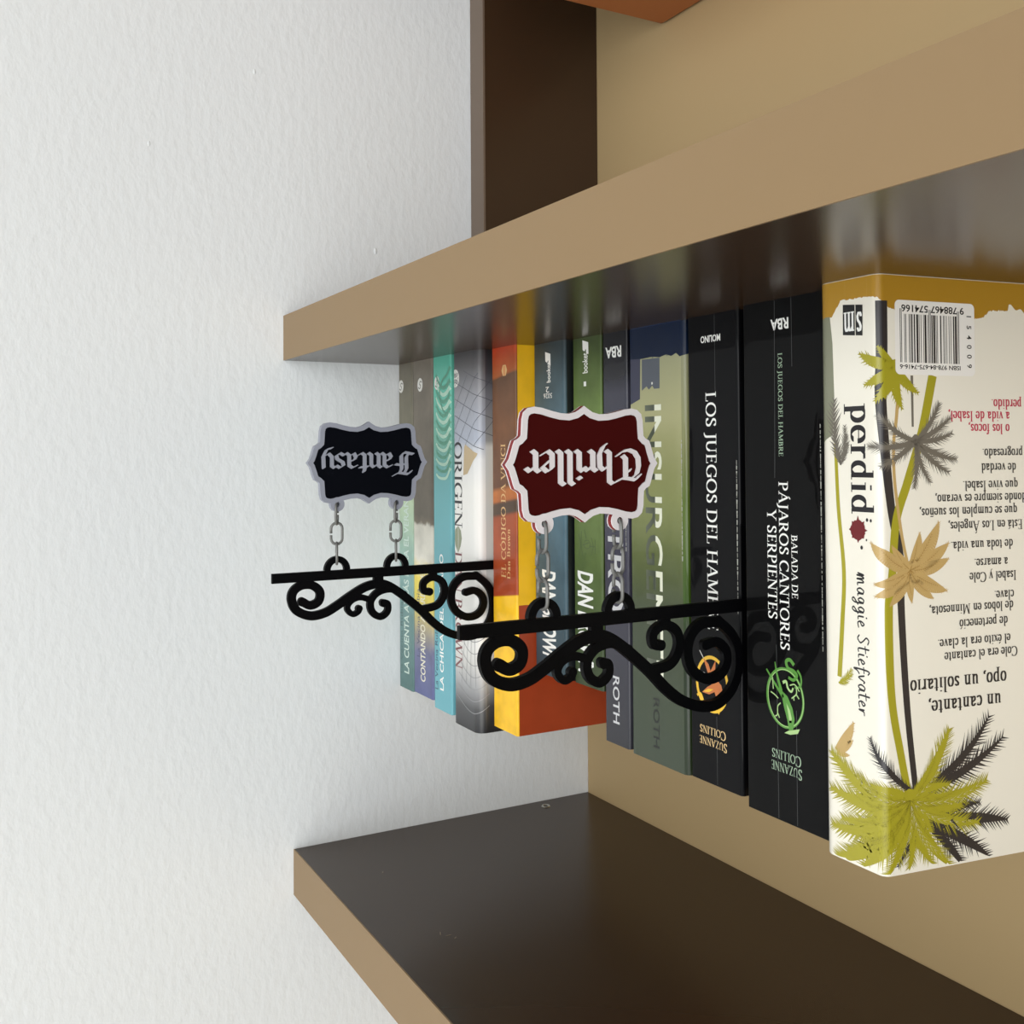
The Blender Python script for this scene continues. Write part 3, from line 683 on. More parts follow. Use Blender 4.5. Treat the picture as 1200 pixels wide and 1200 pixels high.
    def decal(self, name, verts, faces, mt, smax=None):
        """thin print lying on the cover"""
        self.eps += 0.000004
        hm = self.h * 1000 - 0.15
        # cut the print where the cover bends, so that every piece lies flat on its facet
        bm = bmesh.new()
        for k, f in enumerate(faces):
            try:
                bm.faces.new([bm.verts.new((verts[q][0], min(hm, max(0.15, verts[q][1])), (k % 24) * 0.0004)) for q in f])
            except ValueError:
                pass
        lo_, hi_ = min(v[0] for v in verts), max(v[0] for v in verts)
        for a in self.acc:
            a *= 1000
            if lo_ < a < hi_:
                bmesh.ops.bisect_plane(bm, geom=bm.verts[:] + bm.edges[:] + bm.faces[:], dist=0.0005, plane_co=(a, 0, 0), plane_no=(1, 0, 0))
        for v in bm.verts:
            v.co = self.surf(v.co.x, v.co.y, self.eps + v.co.z / 1000)
        me = bpy.data.meshes.new(name); bm.to_mesh(me); bm.free(); me.materials.append(mt)
        return link(name, me, self.root)

    def strip(self, name, path, width, mt, n=6, w1=None):
        pts = smooth_path(path, n)
        w1 = width if w1 is None else w1
        L, R = ribbon(pts, lambda t: width + (w1 - width) * t)
        vs = [(p.x, p.y) for p in L] + [(p.x, p.y) for p in R]
        k = len(L)
        return self.decal(name, vs, [(i, i + 1, k + i + 1, k + i) for i in range(k - 1)], mt)

    def poly(self, name, pts, mt):
        return self.decal(name, pts, [tuple(range(len(pts)))], mt)

    def text(self, part, font, txt, d, s0, z0, length, cap, col, parts=None):
        vs, fs, wd = letters(font, txt)
        k = length / wd
        out = []
        for x, y in vs:
            a, b = x * k, y * cap
            if d == 'U': out.append((s0 + b, z0 + a))
            elif d == 'D': out.append((s0 - b, z0 - a))
            else: out.append((s0 - a, z0 + b))
        return self.decal(part, out, fs, col if not isinstance(col, str) else ink(col))

B = {}
B['b1'] = Book('b1', 'paperback_book', 'thin grey-to-teal paperback touching the white wall at the far end of the row', *[zones('grey_teal_cover', 0.236, [(0, (112, 106, 92)), (52, (122, 118, 100)), (78, (196, 206, 168)), (105, (186, 206, 176)), (150, (140, 176, 172)), (185, (110, 142, 140)), (236, (84, 116, 114))], 0.4, 0.2, mottle=0.1)] * 2, depth=0.15)
B['b2'] = Book('b2', 'paperback_book', 'paperback with stone-grey, white, yellow and violet-blue spine, second from the white wall', *[zones('stone_violet_cover', 0.2346, [(0, (122, 114, 102)), (109, (104, 96, 86)), (114, (120, 110, 96)), (116, (206, 202, 190)), (140, (222, 218, 206)), (152, (236, 214, 96)), (168, (226, 206, 92)), (190, (168, 158, 136)), (205, (112, 114, 146)), (234, (98, 104, 148))], 0.4, 0.2, wob=0.012, wscale=90, mottle=0.16, mscale=60)] * 2, depth=0.15)
B['b3'] = Book('b3', 'paperback_book', 'bright teal-blue paperback with a green swirl at the foot of its spine', *[zones('teal_swirl_cover', 0.2385, [(0, (92, 178, 156)), (22, (104, 190, 168)), (60, (120, 178, 160)), (86, (112, 176, 180)), (160, (110, 172, 184)), (238, (112, 178, 190))], 0.25, 0.3)] * 2, depth=0.15)
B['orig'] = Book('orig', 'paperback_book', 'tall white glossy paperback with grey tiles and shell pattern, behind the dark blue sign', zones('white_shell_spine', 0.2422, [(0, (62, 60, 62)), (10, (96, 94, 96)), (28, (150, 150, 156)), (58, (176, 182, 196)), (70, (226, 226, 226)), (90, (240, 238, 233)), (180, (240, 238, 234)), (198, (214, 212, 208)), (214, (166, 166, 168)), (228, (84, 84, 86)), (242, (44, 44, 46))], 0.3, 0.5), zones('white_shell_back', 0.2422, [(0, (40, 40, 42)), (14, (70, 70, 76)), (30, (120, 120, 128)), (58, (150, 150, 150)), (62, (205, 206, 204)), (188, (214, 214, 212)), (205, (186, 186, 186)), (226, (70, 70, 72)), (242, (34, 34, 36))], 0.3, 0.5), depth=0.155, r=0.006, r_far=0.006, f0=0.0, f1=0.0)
B['cod'] = Book('cod', 'paperback_book', 'tall rust and yellow paperback between the white one and the short blue one', zones('rust_yellow_spine', 0.2367, [(0, (186, 62, 26)), (17, (170, 92, 44)), (18.5, (104, 70, 46)), (50, (122, 78, 46)), (86, (104, 66, 42)), (89, (190, 112, 52)), (95, (184, 104, 50)), (96.5, (84, 62, 46)), (103, (82, 62, 46)), (105, (164, 78, 42)), (153.5, (168, 70, 38)), (154, (253, 198, 40))], 0.35, 0.3, mottle=0.16, mscale=70, slope=-0.14), zones('yellow_rust_back', 0.2367, [(0, (252, 194, 34)), (158, (168, 66, 30)), (170, (160, 62, 30))], 0.35, 0.3, hard=True, mottle=0.06), depth=0.153)
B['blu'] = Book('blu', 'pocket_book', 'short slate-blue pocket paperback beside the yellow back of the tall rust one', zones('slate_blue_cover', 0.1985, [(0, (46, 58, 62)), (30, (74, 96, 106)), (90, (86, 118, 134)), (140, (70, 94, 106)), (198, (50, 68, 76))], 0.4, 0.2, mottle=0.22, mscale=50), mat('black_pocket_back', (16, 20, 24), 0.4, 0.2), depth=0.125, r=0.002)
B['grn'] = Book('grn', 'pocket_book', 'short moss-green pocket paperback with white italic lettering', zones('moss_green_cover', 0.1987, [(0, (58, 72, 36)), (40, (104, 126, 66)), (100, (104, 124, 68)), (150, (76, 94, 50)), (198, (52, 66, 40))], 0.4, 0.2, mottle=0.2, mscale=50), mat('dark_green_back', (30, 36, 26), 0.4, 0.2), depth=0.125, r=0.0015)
B['cuat'] = Book('cuat', 'paperback_book', 'thin charcoal-violet paperback with silver capitals, just left of the grey-green one', *[zones('charcoal_violet_cover', 0.2249, [(0, (14, 14, 20)), (22, (26, 26, 34)), (34, (62, 62, 76)), (110, (66, 64, 80)), (224, (50, 50, 56))], 0.25, 0.4, wob=0.01)] * 2, depth=0.134)
ins_sp = zones('olive_grey_spine', 0.2261, [(0, (14, 44, 84)), (15.5, (16, 50, 86)), (16.5, (164, 164, 128)), (48, (178, 176, 130)), (90, (140, 146, 90)), (120, (100, 110, 66)), (150, (68, 78, 56)), (226, (62, 72, 58))], 0.25, 0.4, wob=0.006, wscale=250)
B['ins'] = Book('ins', 'paperback_book', 'grey-green paperback with a navy foot and pale capitals cut in half', ins_sp, zones('dark_olive_back', 0.2261, [(0, (8, 20, 40)), (15, (10, 26, 44)), (17, (150, 150, 118)), (60, (140, 142, 96)), (90, (92, 112, 40)), (140, (62, 92, 24)), (160, (30, 46, 16)), (226, (40, 50, 32))], 0.25, 0.4), depth=0.134, r=0.0035, corner_side=True)
blk = mat('glossy_black_cover', (7, 7, 8), 0.5, 0.18, spec=0.06, coat_rough=0.02)
blk2 = mat('black_cover', (8, 8, 11), 0.5, 0.2, spec=0.06, coat_rough=0.03)
B['lj'] = Book('lj', 'paperback_book', 'black paperback with a gold bird emblem, between the grey-green book and the thicker black one', blk2, blk2, depth=0.134, r=0.002)
B['pc'] = Book('pc', 'paperback_book', 'thickest glossy black paperback with a green snake emblem, beside the palm-tree one', blk, blk, depth=0.14, r=0.0025)
cream = mat('cream_cover', (243, 238, 224), 0.32, 0.35)
B['per'] = Book('per', 'paperback_book', 'cream paperback printed with palm trees at the near end of the row', cream, cream, depth=0.145, r=0.003, r_far=0.006, f0=0.14, f1=0.14)

# split lettering of the grey-green book: pale upper half, shaded lower half of the print
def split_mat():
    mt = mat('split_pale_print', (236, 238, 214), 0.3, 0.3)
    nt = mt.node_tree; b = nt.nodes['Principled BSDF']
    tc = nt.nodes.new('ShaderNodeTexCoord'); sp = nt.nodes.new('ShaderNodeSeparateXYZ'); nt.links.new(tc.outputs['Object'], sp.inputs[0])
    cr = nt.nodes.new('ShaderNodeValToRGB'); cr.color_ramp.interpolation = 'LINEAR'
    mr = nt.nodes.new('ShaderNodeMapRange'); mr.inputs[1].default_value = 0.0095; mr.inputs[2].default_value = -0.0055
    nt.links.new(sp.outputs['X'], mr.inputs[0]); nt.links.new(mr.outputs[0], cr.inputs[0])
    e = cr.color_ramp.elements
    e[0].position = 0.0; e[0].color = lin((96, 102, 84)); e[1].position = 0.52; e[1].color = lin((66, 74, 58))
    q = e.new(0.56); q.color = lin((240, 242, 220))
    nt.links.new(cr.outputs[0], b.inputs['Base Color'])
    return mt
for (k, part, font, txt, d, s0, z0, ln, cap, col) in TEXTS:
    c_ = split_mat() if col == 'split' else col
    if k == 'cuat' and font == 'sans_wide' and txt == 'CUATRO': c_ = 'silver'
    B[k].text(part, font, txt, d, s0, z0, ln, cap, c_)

def ellipse(c, rx, rz, n=28, a0=0, a1=360):
    return [(c[0] + rx * math.cos(math.radians(a0 + (a1 - a0) * i / n)), c[1] + rz * math.sin(math.radians(a0 + (a1 - a0) * i / n))) for i in range(n)]
def ring(bk, name, c, rx, rz, wd, mt, n=48):
    vs = ellipse(c, rx, rz, n) + ellipse(c, rx - wd, rz - wd, n)
    return bk.decal(name, vs, [(i, (i + 1) % n, n + (i + 1) % n, n + i) for i in range(n)], mt)

# publisher marks
for k, key in (('b1', 'logo_b1'), ('b2', 'logo_b2'), ('b3', 'logo_b3')):
    c, a, b, lo_, hi = MARKS[key]
    rx, rz = abs(b[0] - a[0]) / 2 * 0.8, (hi[1] - lo_[1]) / 2
    B[k].decal('publisher_logo', [(c[0] + rx * math.cos(t * math.pi / 14), c[1] + rz * math.sin(t * math.pi / 14)) for t in range(28)], [tuple(range(28))], ink('pearl'))
    dk = M.setdefault('logo_ink', mat('logo_dark_print', (92, 88, 78), 0.4))
    B[k].strip('publisher_mark', [(c[0] - rx * 0.7, c[1] + rz * 0.34), (c[0] - rx * 0.1, c[1] + rz * 0.55), (c[0] + rx * 0.2, c[1] + rz * 0.1), (c[0] - rx * 0.2, c[1] - rz * 0.1), (c[0] + rx * 0.1, c[1] - rz * 0.5), (c[0] + rx * 0.7, c[1] - rz * 0.34)], 0.7, dk)
c, a, b, lo_, hi = MARKS['logo_orig']
rx, rz = (b[0] - a[0]) / 2, (hi[1] - lo_[1]) / 2
B['orig'].poly('publisher_logo', ellipse(c, rx, rz), ink('pearl'))
for k in (0.78, 0.52, 0.27):
    for sg in (1, -1):
        cc = (c[0], c[1] + sg * rz * 0.62)
        pts = ellipse(cc, rx * k * 0.9, rz * k * 0.62, 12, 180 if sg > 0 else 0, 372 if sg > 0 else 192)
        B['orig'].strip('publisher_mark', pts, 0.55, ink('tile'), 2)
c, a, b, lo_, hi = MARKS['logo_cod']
B['cod'].poly('publisher_logo', ellipse(c, 3.6, 3.9, 6), ink('gold'))
B['cod'].strip('publisher_mark', [(c[0], lo_[1] + 1), (c[0], hi[1] - 1)], 1.3, ink('copper'))
for k in ('blu', 'grn'):
    c, a, b, lo_, hi = MARKS['logo_' + k]
    x0, z0 = c[0], c[1]
    B[k].poly('publisher_logo', [(x0 - 2.6, z0 - 3), (x0 + 3.4, z0 - 1.4), (x0 + 3.6, z0 + 5.4), (x0 + 1.2, z0 + 4.6), (x0 + 1.0, z0 + 2.2), (x0 - 0.6, z0 + 3.6), (x0 - 2.4, z0 + 2.6)], ink('white'))
# swirl on the teal book
bk = B['b3']
for i in range(14):
    z = 20 + i * 4.7; sgn = 1 if i % 2 else 0
    bk.strip('swirl_print', [(13.2, z - 3 - i * 0.2), (8, z + 0.5), (2, z + 1.5), (-4.5, z - 2.5 + i * 0.25), (-8.5, z - 8 + i * 0.5)], 3.6 - i * 0.1, ink('swirl' if sgn else 'swirl_dark'), 6, 1.6)
bk.strip('swirl_print', [(13.4, 8), (9, 13), (1, 17), (-3, 26), (2, 36), (9, 40)], 2.6, ink('swirl_dark'), 6, 1.0)
# tile joints and shells on the white book
bk = B['orig']
def clip_line(s0, z0, k, sa, sb, za, zb):
    pts = [(sa + (sb - sa) * i / 24, z0 + k * (sa + (sb - sa) * i / 24 - s0)) for i in range(25)]
    return [p for p in pts if za <= p[1] <= zb]
for z in (8, 19, 30, 41, 52, 63):
    p = clip_line(-13, z, 0.34, -13, 30, 12, 64)
    if len(p) > 2: bk.strip('tile_joint', p[::4] + [p[-1]], 0.4, ink('tile'), 2)
for z in (22, 36, 50, 64, 78, 92):
    p = clip_line(-13, z, -1.15, -13, 30, 14, 62)
    if len(p) > 2: bk.strip('tile_joint', p[::4] + [p[-1]], 0.32, ink('tile'), 2)
bk.poly('stone_print', [(0.5, 62), (2, 60), (17, 66), (16, 68), (5, 79), (-1, 80)], ink('beige'))
lf = MARKS['leaf']
bk.poly('leaf_print', [tuple(lf[0]), (-13.5, 116), (-14.6, 121), (-13, 126), tuple(lf[3]), (-5.4, 126), (-3.6, 121), (-5, 116)], ink('leaf'))
bk.strip('leaf_vein', [(-9, 113.4), (-8.6, 121), (-9.2, 130.4)], 0.4, ink('pearl'), 3)
shell = M.setdefault('shell', mat('shell_line_print', (150, 150, 152), 0.35, 0.3))
for i in range(7):
    z = 178 + i * 7.5
    bk.strip('shell_line', [(-2 - i * 1.6, z), (4 - i * 0.5, z + 5.5), (10, z + 7.5), (17, z + 6.5), (24, z + 2)], 0.45, shell, 5)
for i in range(4):
    bk.strip('shell_line', [(2 + i * 4, 176), (-1 + i * 5, 190), (-5 + i * 6.6, 214)], 0.35, shell, 4)
# little drawing on the green book
g = MARKS['orn_grn'][0]
oi = ink('moss')
ring(B['grn'], 'ornament_print', (g[0] + 1, g[1] - 1), 3.6, 2.6, 0.4, oi, 24)
for pts in ([(-9, 113), (-7, 119), (-9, 125)], [(-6, 111), (-6.5, 119), (-4, 127)], [(2, 119), (8, 119)], [(4, 114), (6, 119), (4, 124)], [(8, 115), (8, 123)], [(-5, 119), (2, 117)], [(-3, 110), (-1, 115)], [(-2, 123), (-3, 127)]):
    B['grn'].strip('ornament_print', pts, 0.5, oi, 3)
# navy corner, picture and ragged foot of the grey-green book
bk = B['ins']
nv = MARKS['ins_navy']
bk.poly('navy_corner_print', [(-23.0, 0.3), (-12.2, 0.3), (-12.2, 16.2), (-13.4, 17.0), (-13.9, 38.0), (-23.4, 40.8), (-23.4, 16.0)], ink('spine_navy'))
bk.poly('picture_print', [(-12.0, 17.2), (3.4, 17.4), (3.2, 33.2), (-1.5, 33.2), (-3, 31.4), (-6, 33.4), (-8, 31.6), (-12.2, 33.6)], ink('slate'))
bk.poly('navy_corner_print', [(-23.0, 0.3), (23, 0.3), (25, 17), (20, 18.2), (17, 16.2), (13, 17.4), (9, 16.2), (3.5, 17.2), (-3, 16.4), (-12, 16.8), (-23, 16.2)], M.setdefault('navyfoot', mat('navy_foot_print', (5, 24, 52), 0.3, 0.1, spec=0.25)))
bk.strip('picture_spot', [(-3.8, 30.2), (-2.6, 30.2)], 1.2, ink('pearl'), 1)
for z in (44, 58, 72, 86, 100, 114, 128, 142, 156, 170):
    pass
# creases on the black spines
cp = MARKS['crease_pc']
B['pc'].strip('spine_crease', [(-4.8, 0.5), (-5.4, 60), (-5.7, 77.7)], 0.22, ink('crease'))
B['pc'].strip('spine_crease', [(-5.9, 150), (-5.7, 190), (-5.5, 224.5)], 0.22, ink('crease'))
B['pc'].strip('spine_crease', [(5.3, 0.5), (5.4, 30)], 0.22, ink('crease'))
B['pc'].strip('spine_crease', [(5.7, 176), (5.6, 224.5)], 0.22, ink('crease'))
B['lj'].strip('spine_crease', [(2.1, 0.5), (2.2, 37.9)], 0.2, ink('crease'))
B['lj'].strip('spine_crease', [(1.0, 191.9), (1.1, 224)], 0.2, ink('crease'))

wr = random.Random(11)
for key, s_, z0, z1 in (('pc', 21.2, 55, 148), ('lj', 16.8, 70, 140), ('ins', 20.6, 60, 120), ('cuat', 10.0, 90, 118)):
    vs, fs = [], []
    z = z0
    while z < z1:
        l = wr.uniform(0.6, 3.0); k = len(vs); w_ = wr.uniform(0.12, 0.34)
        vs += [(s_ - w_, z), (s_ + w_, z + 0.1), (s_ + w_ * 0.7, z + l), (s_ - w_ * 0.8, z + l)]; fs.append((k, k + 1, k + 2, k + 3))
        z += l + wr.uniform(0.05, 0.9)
    B[key].decal('edge_wear_glint', vs, fs, M.setdefault('wear_glint', mat('worn_edge_glint', (176, 176, 168), 0.7)))  # pale flecks: worn edges plus sparkling highlights painted in as colour
# ring with a snake (green) and ring with a bird and arrow (gold)
bk = B['pc']
E = MARKS['pc_em_pts']
def P_(*i): return [tuple(E[k]) for k in i]
c = MARKS['em_pc'][0]
ring(bk, 'emblem_ring', (c[0], c[1]), 11.4, 13.0, 1.2, ink('lime'))
ring(bk, 'emblem_ring', (c[0] + 0.3, c[1]), 10.7, 12.3, 0.35, ink('lime_light'))
bk.strip('emblem_bird', [(-12.2, 161.5), (-7, 167), (-1.3, 173), (1.5, 179), (2.4, 185)], 0.8, ink('lime'), 6, 2.2)
bk.poly('emblem_bird', [(-3.6, 168.8), (0.5, 171), (3.4, 175.5), (4.6, 180), (3.6, 184.8), (1.4, 186), (0.2, 181), (-1.8, 175.5)], ink('lime'))
bk.poly('emblem_bird', [(-0.2, 174), (1.8, 176.5), (2.9, 180), (2.6, 184.4), (1.6, 184.6), (1.2, 180)], ink('lime_light'))
bk.strip('emblem_bird', [(-6.9, 157.5), (-5.6, 163), (-3.2, 169.4)], 0.5, ink('lime'), 5, 1.8)
bk.poly('emblem_bird', [(0.8, 185.6), (5.6, 184), (7.6, 183.4), (6.4, 185.6), (2, 187), (-1.6, 187)], ink('lime_light'))
bk.strip('emblem_snake', [(4.6, 157.0), (2.2, 155.2), (0.0, 156.2), (1.0, 158.8), (4.4, 159.6), (6.2, 161.2), (4.2, 163.4), (1.2, 162.8)], 1.6, ink('lime'), 6, 1.3)
bk.strip('emblem_snake', [(6.6, 158.8), (8.6, 161.5), (8.2, 165.4), (4.8, 166.4)], 1.1, ink('lime'), 6, 0.8)
bk.strip('emblem_snake', [(-2.2, 165.6), (-0.2, 164.8), (0.8, 167.4), (2.8, 168.6), (4.0, 166.8)], 1.3, ink('lime_light'), 6, 0.8)
for pts in ([(2, 166), (5, 165.2), (7.6, 167.6)], [(5.8, 166.4), (5.8, 169), (3, 171.4)], [(5.6, 169), (7.4, 170.8)], [(4.2, 170.2), (4.4, 172)], [(-9.6, 170.9), (-7.4, 171.6), (-5, 172.9)], [(-3.6, 174.6), (-5.4, 176.4), (-5.6, 179.8), (-7, 181)], [(-5.6, 179), (-4.4, 181.2)], [(-8.4, 164.4), (-8.0, 169.4)]):
    bk.strip('emblem_twig', pts, 0.55, ink('lime_light'), 4)
bk = B['lj']
c = MARKS['em_lj'][0]
ring(bk, 'emblem_ring', (c[0], c[1] + 1.2), 12.0, 13.6, 1.7, ink('amber'))
bk.strip('emblem_arrow', [(-11.2, 162.4), (-6, 168.5), (0, 176), (5.2, 182.4)], 0.45, ink('pearl'), 4)
bk.poly('emblem_bird', [(-8.6, 165.5), (-4.6, 168), (-3.2, 171), (-0.6, 167.0), (0.6, 165.4), (0.2, 170), (0.8, 174), (4.5, 176.5), (6.0, 181), (4.2, 187), (1.2, 184), (-0.4, 180.5), (-4.4, 182.4), (-9.6, 182.2), (-5.6, 179), (-2.6, 177.4), (-4.6, 173.6)], ink('copper'))
bk.poly('emblem_bird', [(-9, 181.8), (-4.6, 181.4), (-1.2, 179.4), (-5, 179.8)], ink('amber'))
bk.strip('emblem_bird', [(-13.4, 184.4), (-10.8, 183.2), (-8.8, 186)], 1.2, ink('amber'), 4)
bk.poly('emblem_bird', [(-0.6, 187.4), (4.8, 186.4), (2.6, 190.6), (1.0, 189)], ink('amber'))
for pts in ([(-10.8, 174.4), (-8.6, 173), (-7.2, 173.2)], [(2.6, 169.8), (5.2, 168.2)], [(-13.6, 173.2), (-11, 173.6)]):
    bk.strip('emblem_arrow', pts, 1.1, ink('pearl'), 3)

# ------------------------------------------------------------------ print on the palm-tree book
bk = B['per']
rnd = random.Random(4)
def torn(s):
    t = MARKS['torn']
    if s <= t[0][0]: return 13.8
    if s >= t[-1][0]: return 11.0 + 1.6 * math.sin(s * 0.3) + 0.8 * math.sin(s * 1.1)
    for a, b in zip(t[:-1], t[1:]):
        if a[0] <= s <= b[0]:
            return a[1] + (b[1] - a[1]) * (s - a[0]) / max(1e-6, b[0] - a[0]) + rnd.uniform(-0.25, 0.35)
vs, fs = [], []
ss = [-22 + 0.45 * i for i in range(int(170 / 0.45))]
for i, s in enumerate(ss):
    vs += [(s, 0.15), (s, torn(s))]
    if i: fs.append((2 * i - 2, 2 * i, 2 * i + 1, 2 * i - 1))
bk.decal('torn_band_print', vs, fs, ink('ochre'))
side = M.setdefault('sage', mat('sage_print', (132, 134, 112), 0.35, 0.2))
bk.decal('sage_edge_print', [(-20, 13.5), (-8.2, 13.5), (-7.0, 24), (-6.4, 45), (-7.4, 60), (-20, 66)], [(0, 1, 2, 3, 4, 5)], side)

def frond(c, t, bend, wid, n=16, fat=0.5, rach=0.5, fan=0.9, body=0.0):
    """feather of leaflets from c to t; returns verts, faces"""
    c = Vector(c); t = Vector(t); d = t - c; L = d.length
    nn = Vector((-d.y, d.x)) / max(L, 1e-6)
    mid = (c + t) / 2 + nn * bend * L
    pts = [(1 - u) ** 2 * c + 2 * u * (1 - u) * mid + u * u * t for u in [i / n for i in range(n + 1)]]
    vs, fs = [], []
    for i in range(1, n + 1):
        a = pts[i - 1]; b = pts[i]; dd = (b - a).normalized(); m_ = Vector((-dd.y, dd.x))
        u = i / n
        u0 = (i - 1) / n
        wa = rach * (1 - 0.8 * u0) / 2 + body * L * math.sin(math.pi * min(1.0, 0.08 + 0.92 * u0)) ** 0.7
        wb = rach * (1 - 0.8 * u) / 2 + body * L * math.sin(math.pi * min(1.0, 0.08 + 0.92 * u)) ** 0.7
        k = len(vs); vs += [a - m_ * wa, a + m_ * wa, b + m_ * wb, b - m_ * wb]; fs.append((k, k + 1, k + 2, k + 3))
        ll = wid * L * (math.sin(math.pi * (0.12 + 0.8 * u)) ** 0.7) * rnd.uniform(0.75, 1.15)
        for sg in (-1, 1):
            dr = (dd * fan + m_ * sg * rnd.uniform(0.6, 0.95)).normalized()
            base = L / n * fat
            p0 = b - dd * base; p1 = b + dd * base * 0.4; tip = b + dr * ll
            k = len(vs); vs += [p0, p1, tip]; fs.append((k, k + 1, k + 2))
    return vs, fs
def crown(name, c, tips, col, wid=0.3, n=16, fat=0.6, rach=0.6, bend=0.12, fan=0.9, core=0.0, body=0.0):
    vs, fs = [], []
    for i, t in enumerate(tips):
        v, f = frond(c, t, bend * (1 if (t[0] - c[0]) * 1 > 0 else -1) * rnd.uniform(0.6, 1.3), wid, n, fat, rach, fan, body)
        k = len(vs); vs += v; fs += [tuple(k + q for q in g_) for g_ in f]
    if core:
        k = len(vs); m_ = 14
        vs += [(c[0] + core * math.cos(j * 2 * math.pi / m_) * rnd.uniform(0.8, 1.2), c[1] + core * math.sin(j * 2 * math.pi / m_) * rnd.uniform(0.8, 1.2)) for j in range(m_)]
        fs.append(tuple(range(k, k + m_)))
    vs = [(v[0], v[1]) for v in vs]
    # keep the print on the cover
    ok = [f for f in fs if all(0.4 < vs[q][1] < 223.6 for q in f)]
    return bk.decal(name, vs, ok, ink(col))
mk = MARKS
mk['P1'] = mk['P1'] + [[-10, 184], [-10.5, 198], [-10, 212], [-8, 223.4], [-2, 223.4]]
bk.strip('trunk_print', [tuple(p) for p in mk['tr_black']], 2.6, ink('charcoal'), 8, 4.6)
bk.strip('trunk_print', [tuple(p) for p in mk['tr_olive']], 3.2, ink('olive'), 8, 4.0)
bk.strip('trunk_print', [tuple(p) for p in mk['tr_gray']], 1.2, ink('gray'), 4, 1.0)
bk.strip('trunk_print', [tuple(p) for p in mk['tr_left']], 1.6, ink('olive'), 6, 2.2)
bk.strip('trunk_print', [tuple(p) for p in mk['tr_tan']], 1.5, ink('tan'), 6, 1.3)
crown('palm_print', mk['P3c'][0], mk['P3'], 'gray', 0.26, 24, 0.8, 0.9, 0.12, 1.1, 2.4, 0.035)
crown('palm_print', mk['P5c'][0], mk['P5'], 'gray', 0.24, 14, 0.7, 0.6)
crown('palm_print', mk['P2c'][0], mk['P2'], 'olive', 0.28, 10, 0.9, 2.0, 0.12, 1.0, 3.0, 0.10)
crown('palm_print', mk['P7c'][0], mk['P7'], 'olive', 0.3, 10, 0.7, 0.6)
crown('palm_print', mk['P6c'][0], mk['P6'], 'tan', 0.2, 12, 0.9, 1.4, 0.12, 0.9, 0.0, 0.12)
crown('palm_print', mk['P4c'][0], mk['P4'], 'tan', 0.17, 22, 0.8, 1.2, 0.14, 1.2, 3.4, 0.125)
crown('palm_print', mk['P4c'][0], [((a[0] * 3 + mk['P4c'][0][0]) / 4, (a[1] * 3 + mk['P4c'][0][1]) / 4) for a in mk['P4']], 'tan_dark', 0.14, 14, 0.16, 0.3, 0.14)
crown('palm_print', mk['P1bc'][0], mk['P1b'], 'charcoal', 0.2, 30, 0.6, 0.7, 0.16, 0.8, 0.0, 0.03)
crown('palm_print', mk['P1dc'][0], mk['P1d'], 'charcoal', 0.22, 26, 0.7, 0.9, -0.1, 0.8, 0.0, 0.05)
crown('palm_print', mk['P1c'][0], mk['P1'], 'olive', 0.24, 40, 0.9, 1.4, 0.18, 0.9, 4.0, 0.05)
P1x = [(mk['P1c'][0][0] + 20 * math.cos(a_) * rnd.uniform(0.7, 1.0), mk['P1c'][0][1] + 20 * math.sin(a_) * rnd.uniform(0.7, 1.0)) for a_ in [0.15 + 0.42 * i for i in range(15)] if not 3.9 < a_ < 5.6]
crown('palm_print', mk['P1c'][0], P1x, 'olive', 0.3, 26, 0.9, 1.0, -0.16, 0.9, 0.0, 0.06)
crown('palm_print', mk['P1c'][0], [((a[0] * 2 + mk['P1c'][0][0]) / 3, (a[1] * 2 + mk['P1c'][0][1]) / 3) for a in mk['P1'] + P1x], 'olive_dark', 0.16, 18, 0.1, 0.12, 0.2, 2.2)
crown('palm_print', mk['P1c'][0], [(a[0] * 0.9 + mk['P1c'][0][0] * 0.1 + 1.8, a[1] * 0.9 + mk['P1c'][0][1] * 0.1) for a in mk['P1'][:7]], 'pearl', 0.12, 11, 0.07, 0.0, 0.22, 2.4)
# logo block, blood drop, bar-code sticker
a, b, c2, d2, mid = mk['sm']
bk.poly('publisher_logo', [(-1.4, 9.6), (4.5, 10.3), (4.5, 22.1), (-1.5, 21.4)], ink('black'))
bk.poly('publisher_logo', [(4.9, 10.35), (8.4, 10.8), (8.2, 22.5), (4.9, 22.1)], ink('black'))
bk.text('publisher_lettering', 'serif', 's', 'H', 8.0, 13.4, 2.7, 11.0, 'white')
bk.text('publisher_lettering', 'serif', 'm', 'H', 4.3, 13.0, 5.4, 11.0, 'white')
c_ = mk['blood'][0]
pts = []
for k in range(40):
    a_ = k * 2 * math.pi / 40
    rr = 1.0 + (0.35 if k % 5 == 0 else 0.0) * rnd.uniform(0.3, 1.2) + rnd.uniform(-0.05, 0.05)
    pts.append((c_[0] + 3.6 * rr * math.cos(a_), c_[1] + 3.9 * rr * math.sin(a_)))
bk.poly('blood_drop_print', pts, ink('blood'))
for q in ((9.2, 92.4, 0.55), (11.0, 92.6, 0.5), (6.4, 103.0, 0.6), (8.8, 100.0, 0.35)):
    bk.poly('blood_drop_print', ellipse(q, q[2], q[2] * 1.3, 10), ink('ink'))
s0, s1, z0, z1 = 21.9, 60.2, 9.4, 37.6
r_ = 2.0
pts = []
for cx, cz, a0 in ((s1 - r_, z1 - r_, 0), (s0 + r_, z1 - r_, 90), (s0 + r_, z0 + r_, 180), (s1 - r_, z0 + r_, 270)):
    pts += [(cx + r_ * math.cos(math.radians(a0 + 15 * i)), cz + r_ * math.sin(math.radians(a0 + 15 * i))) for i in range(7)]
bk.poly('barcode_sticker', pts, ink('sticker'))
vs, fs = [], []
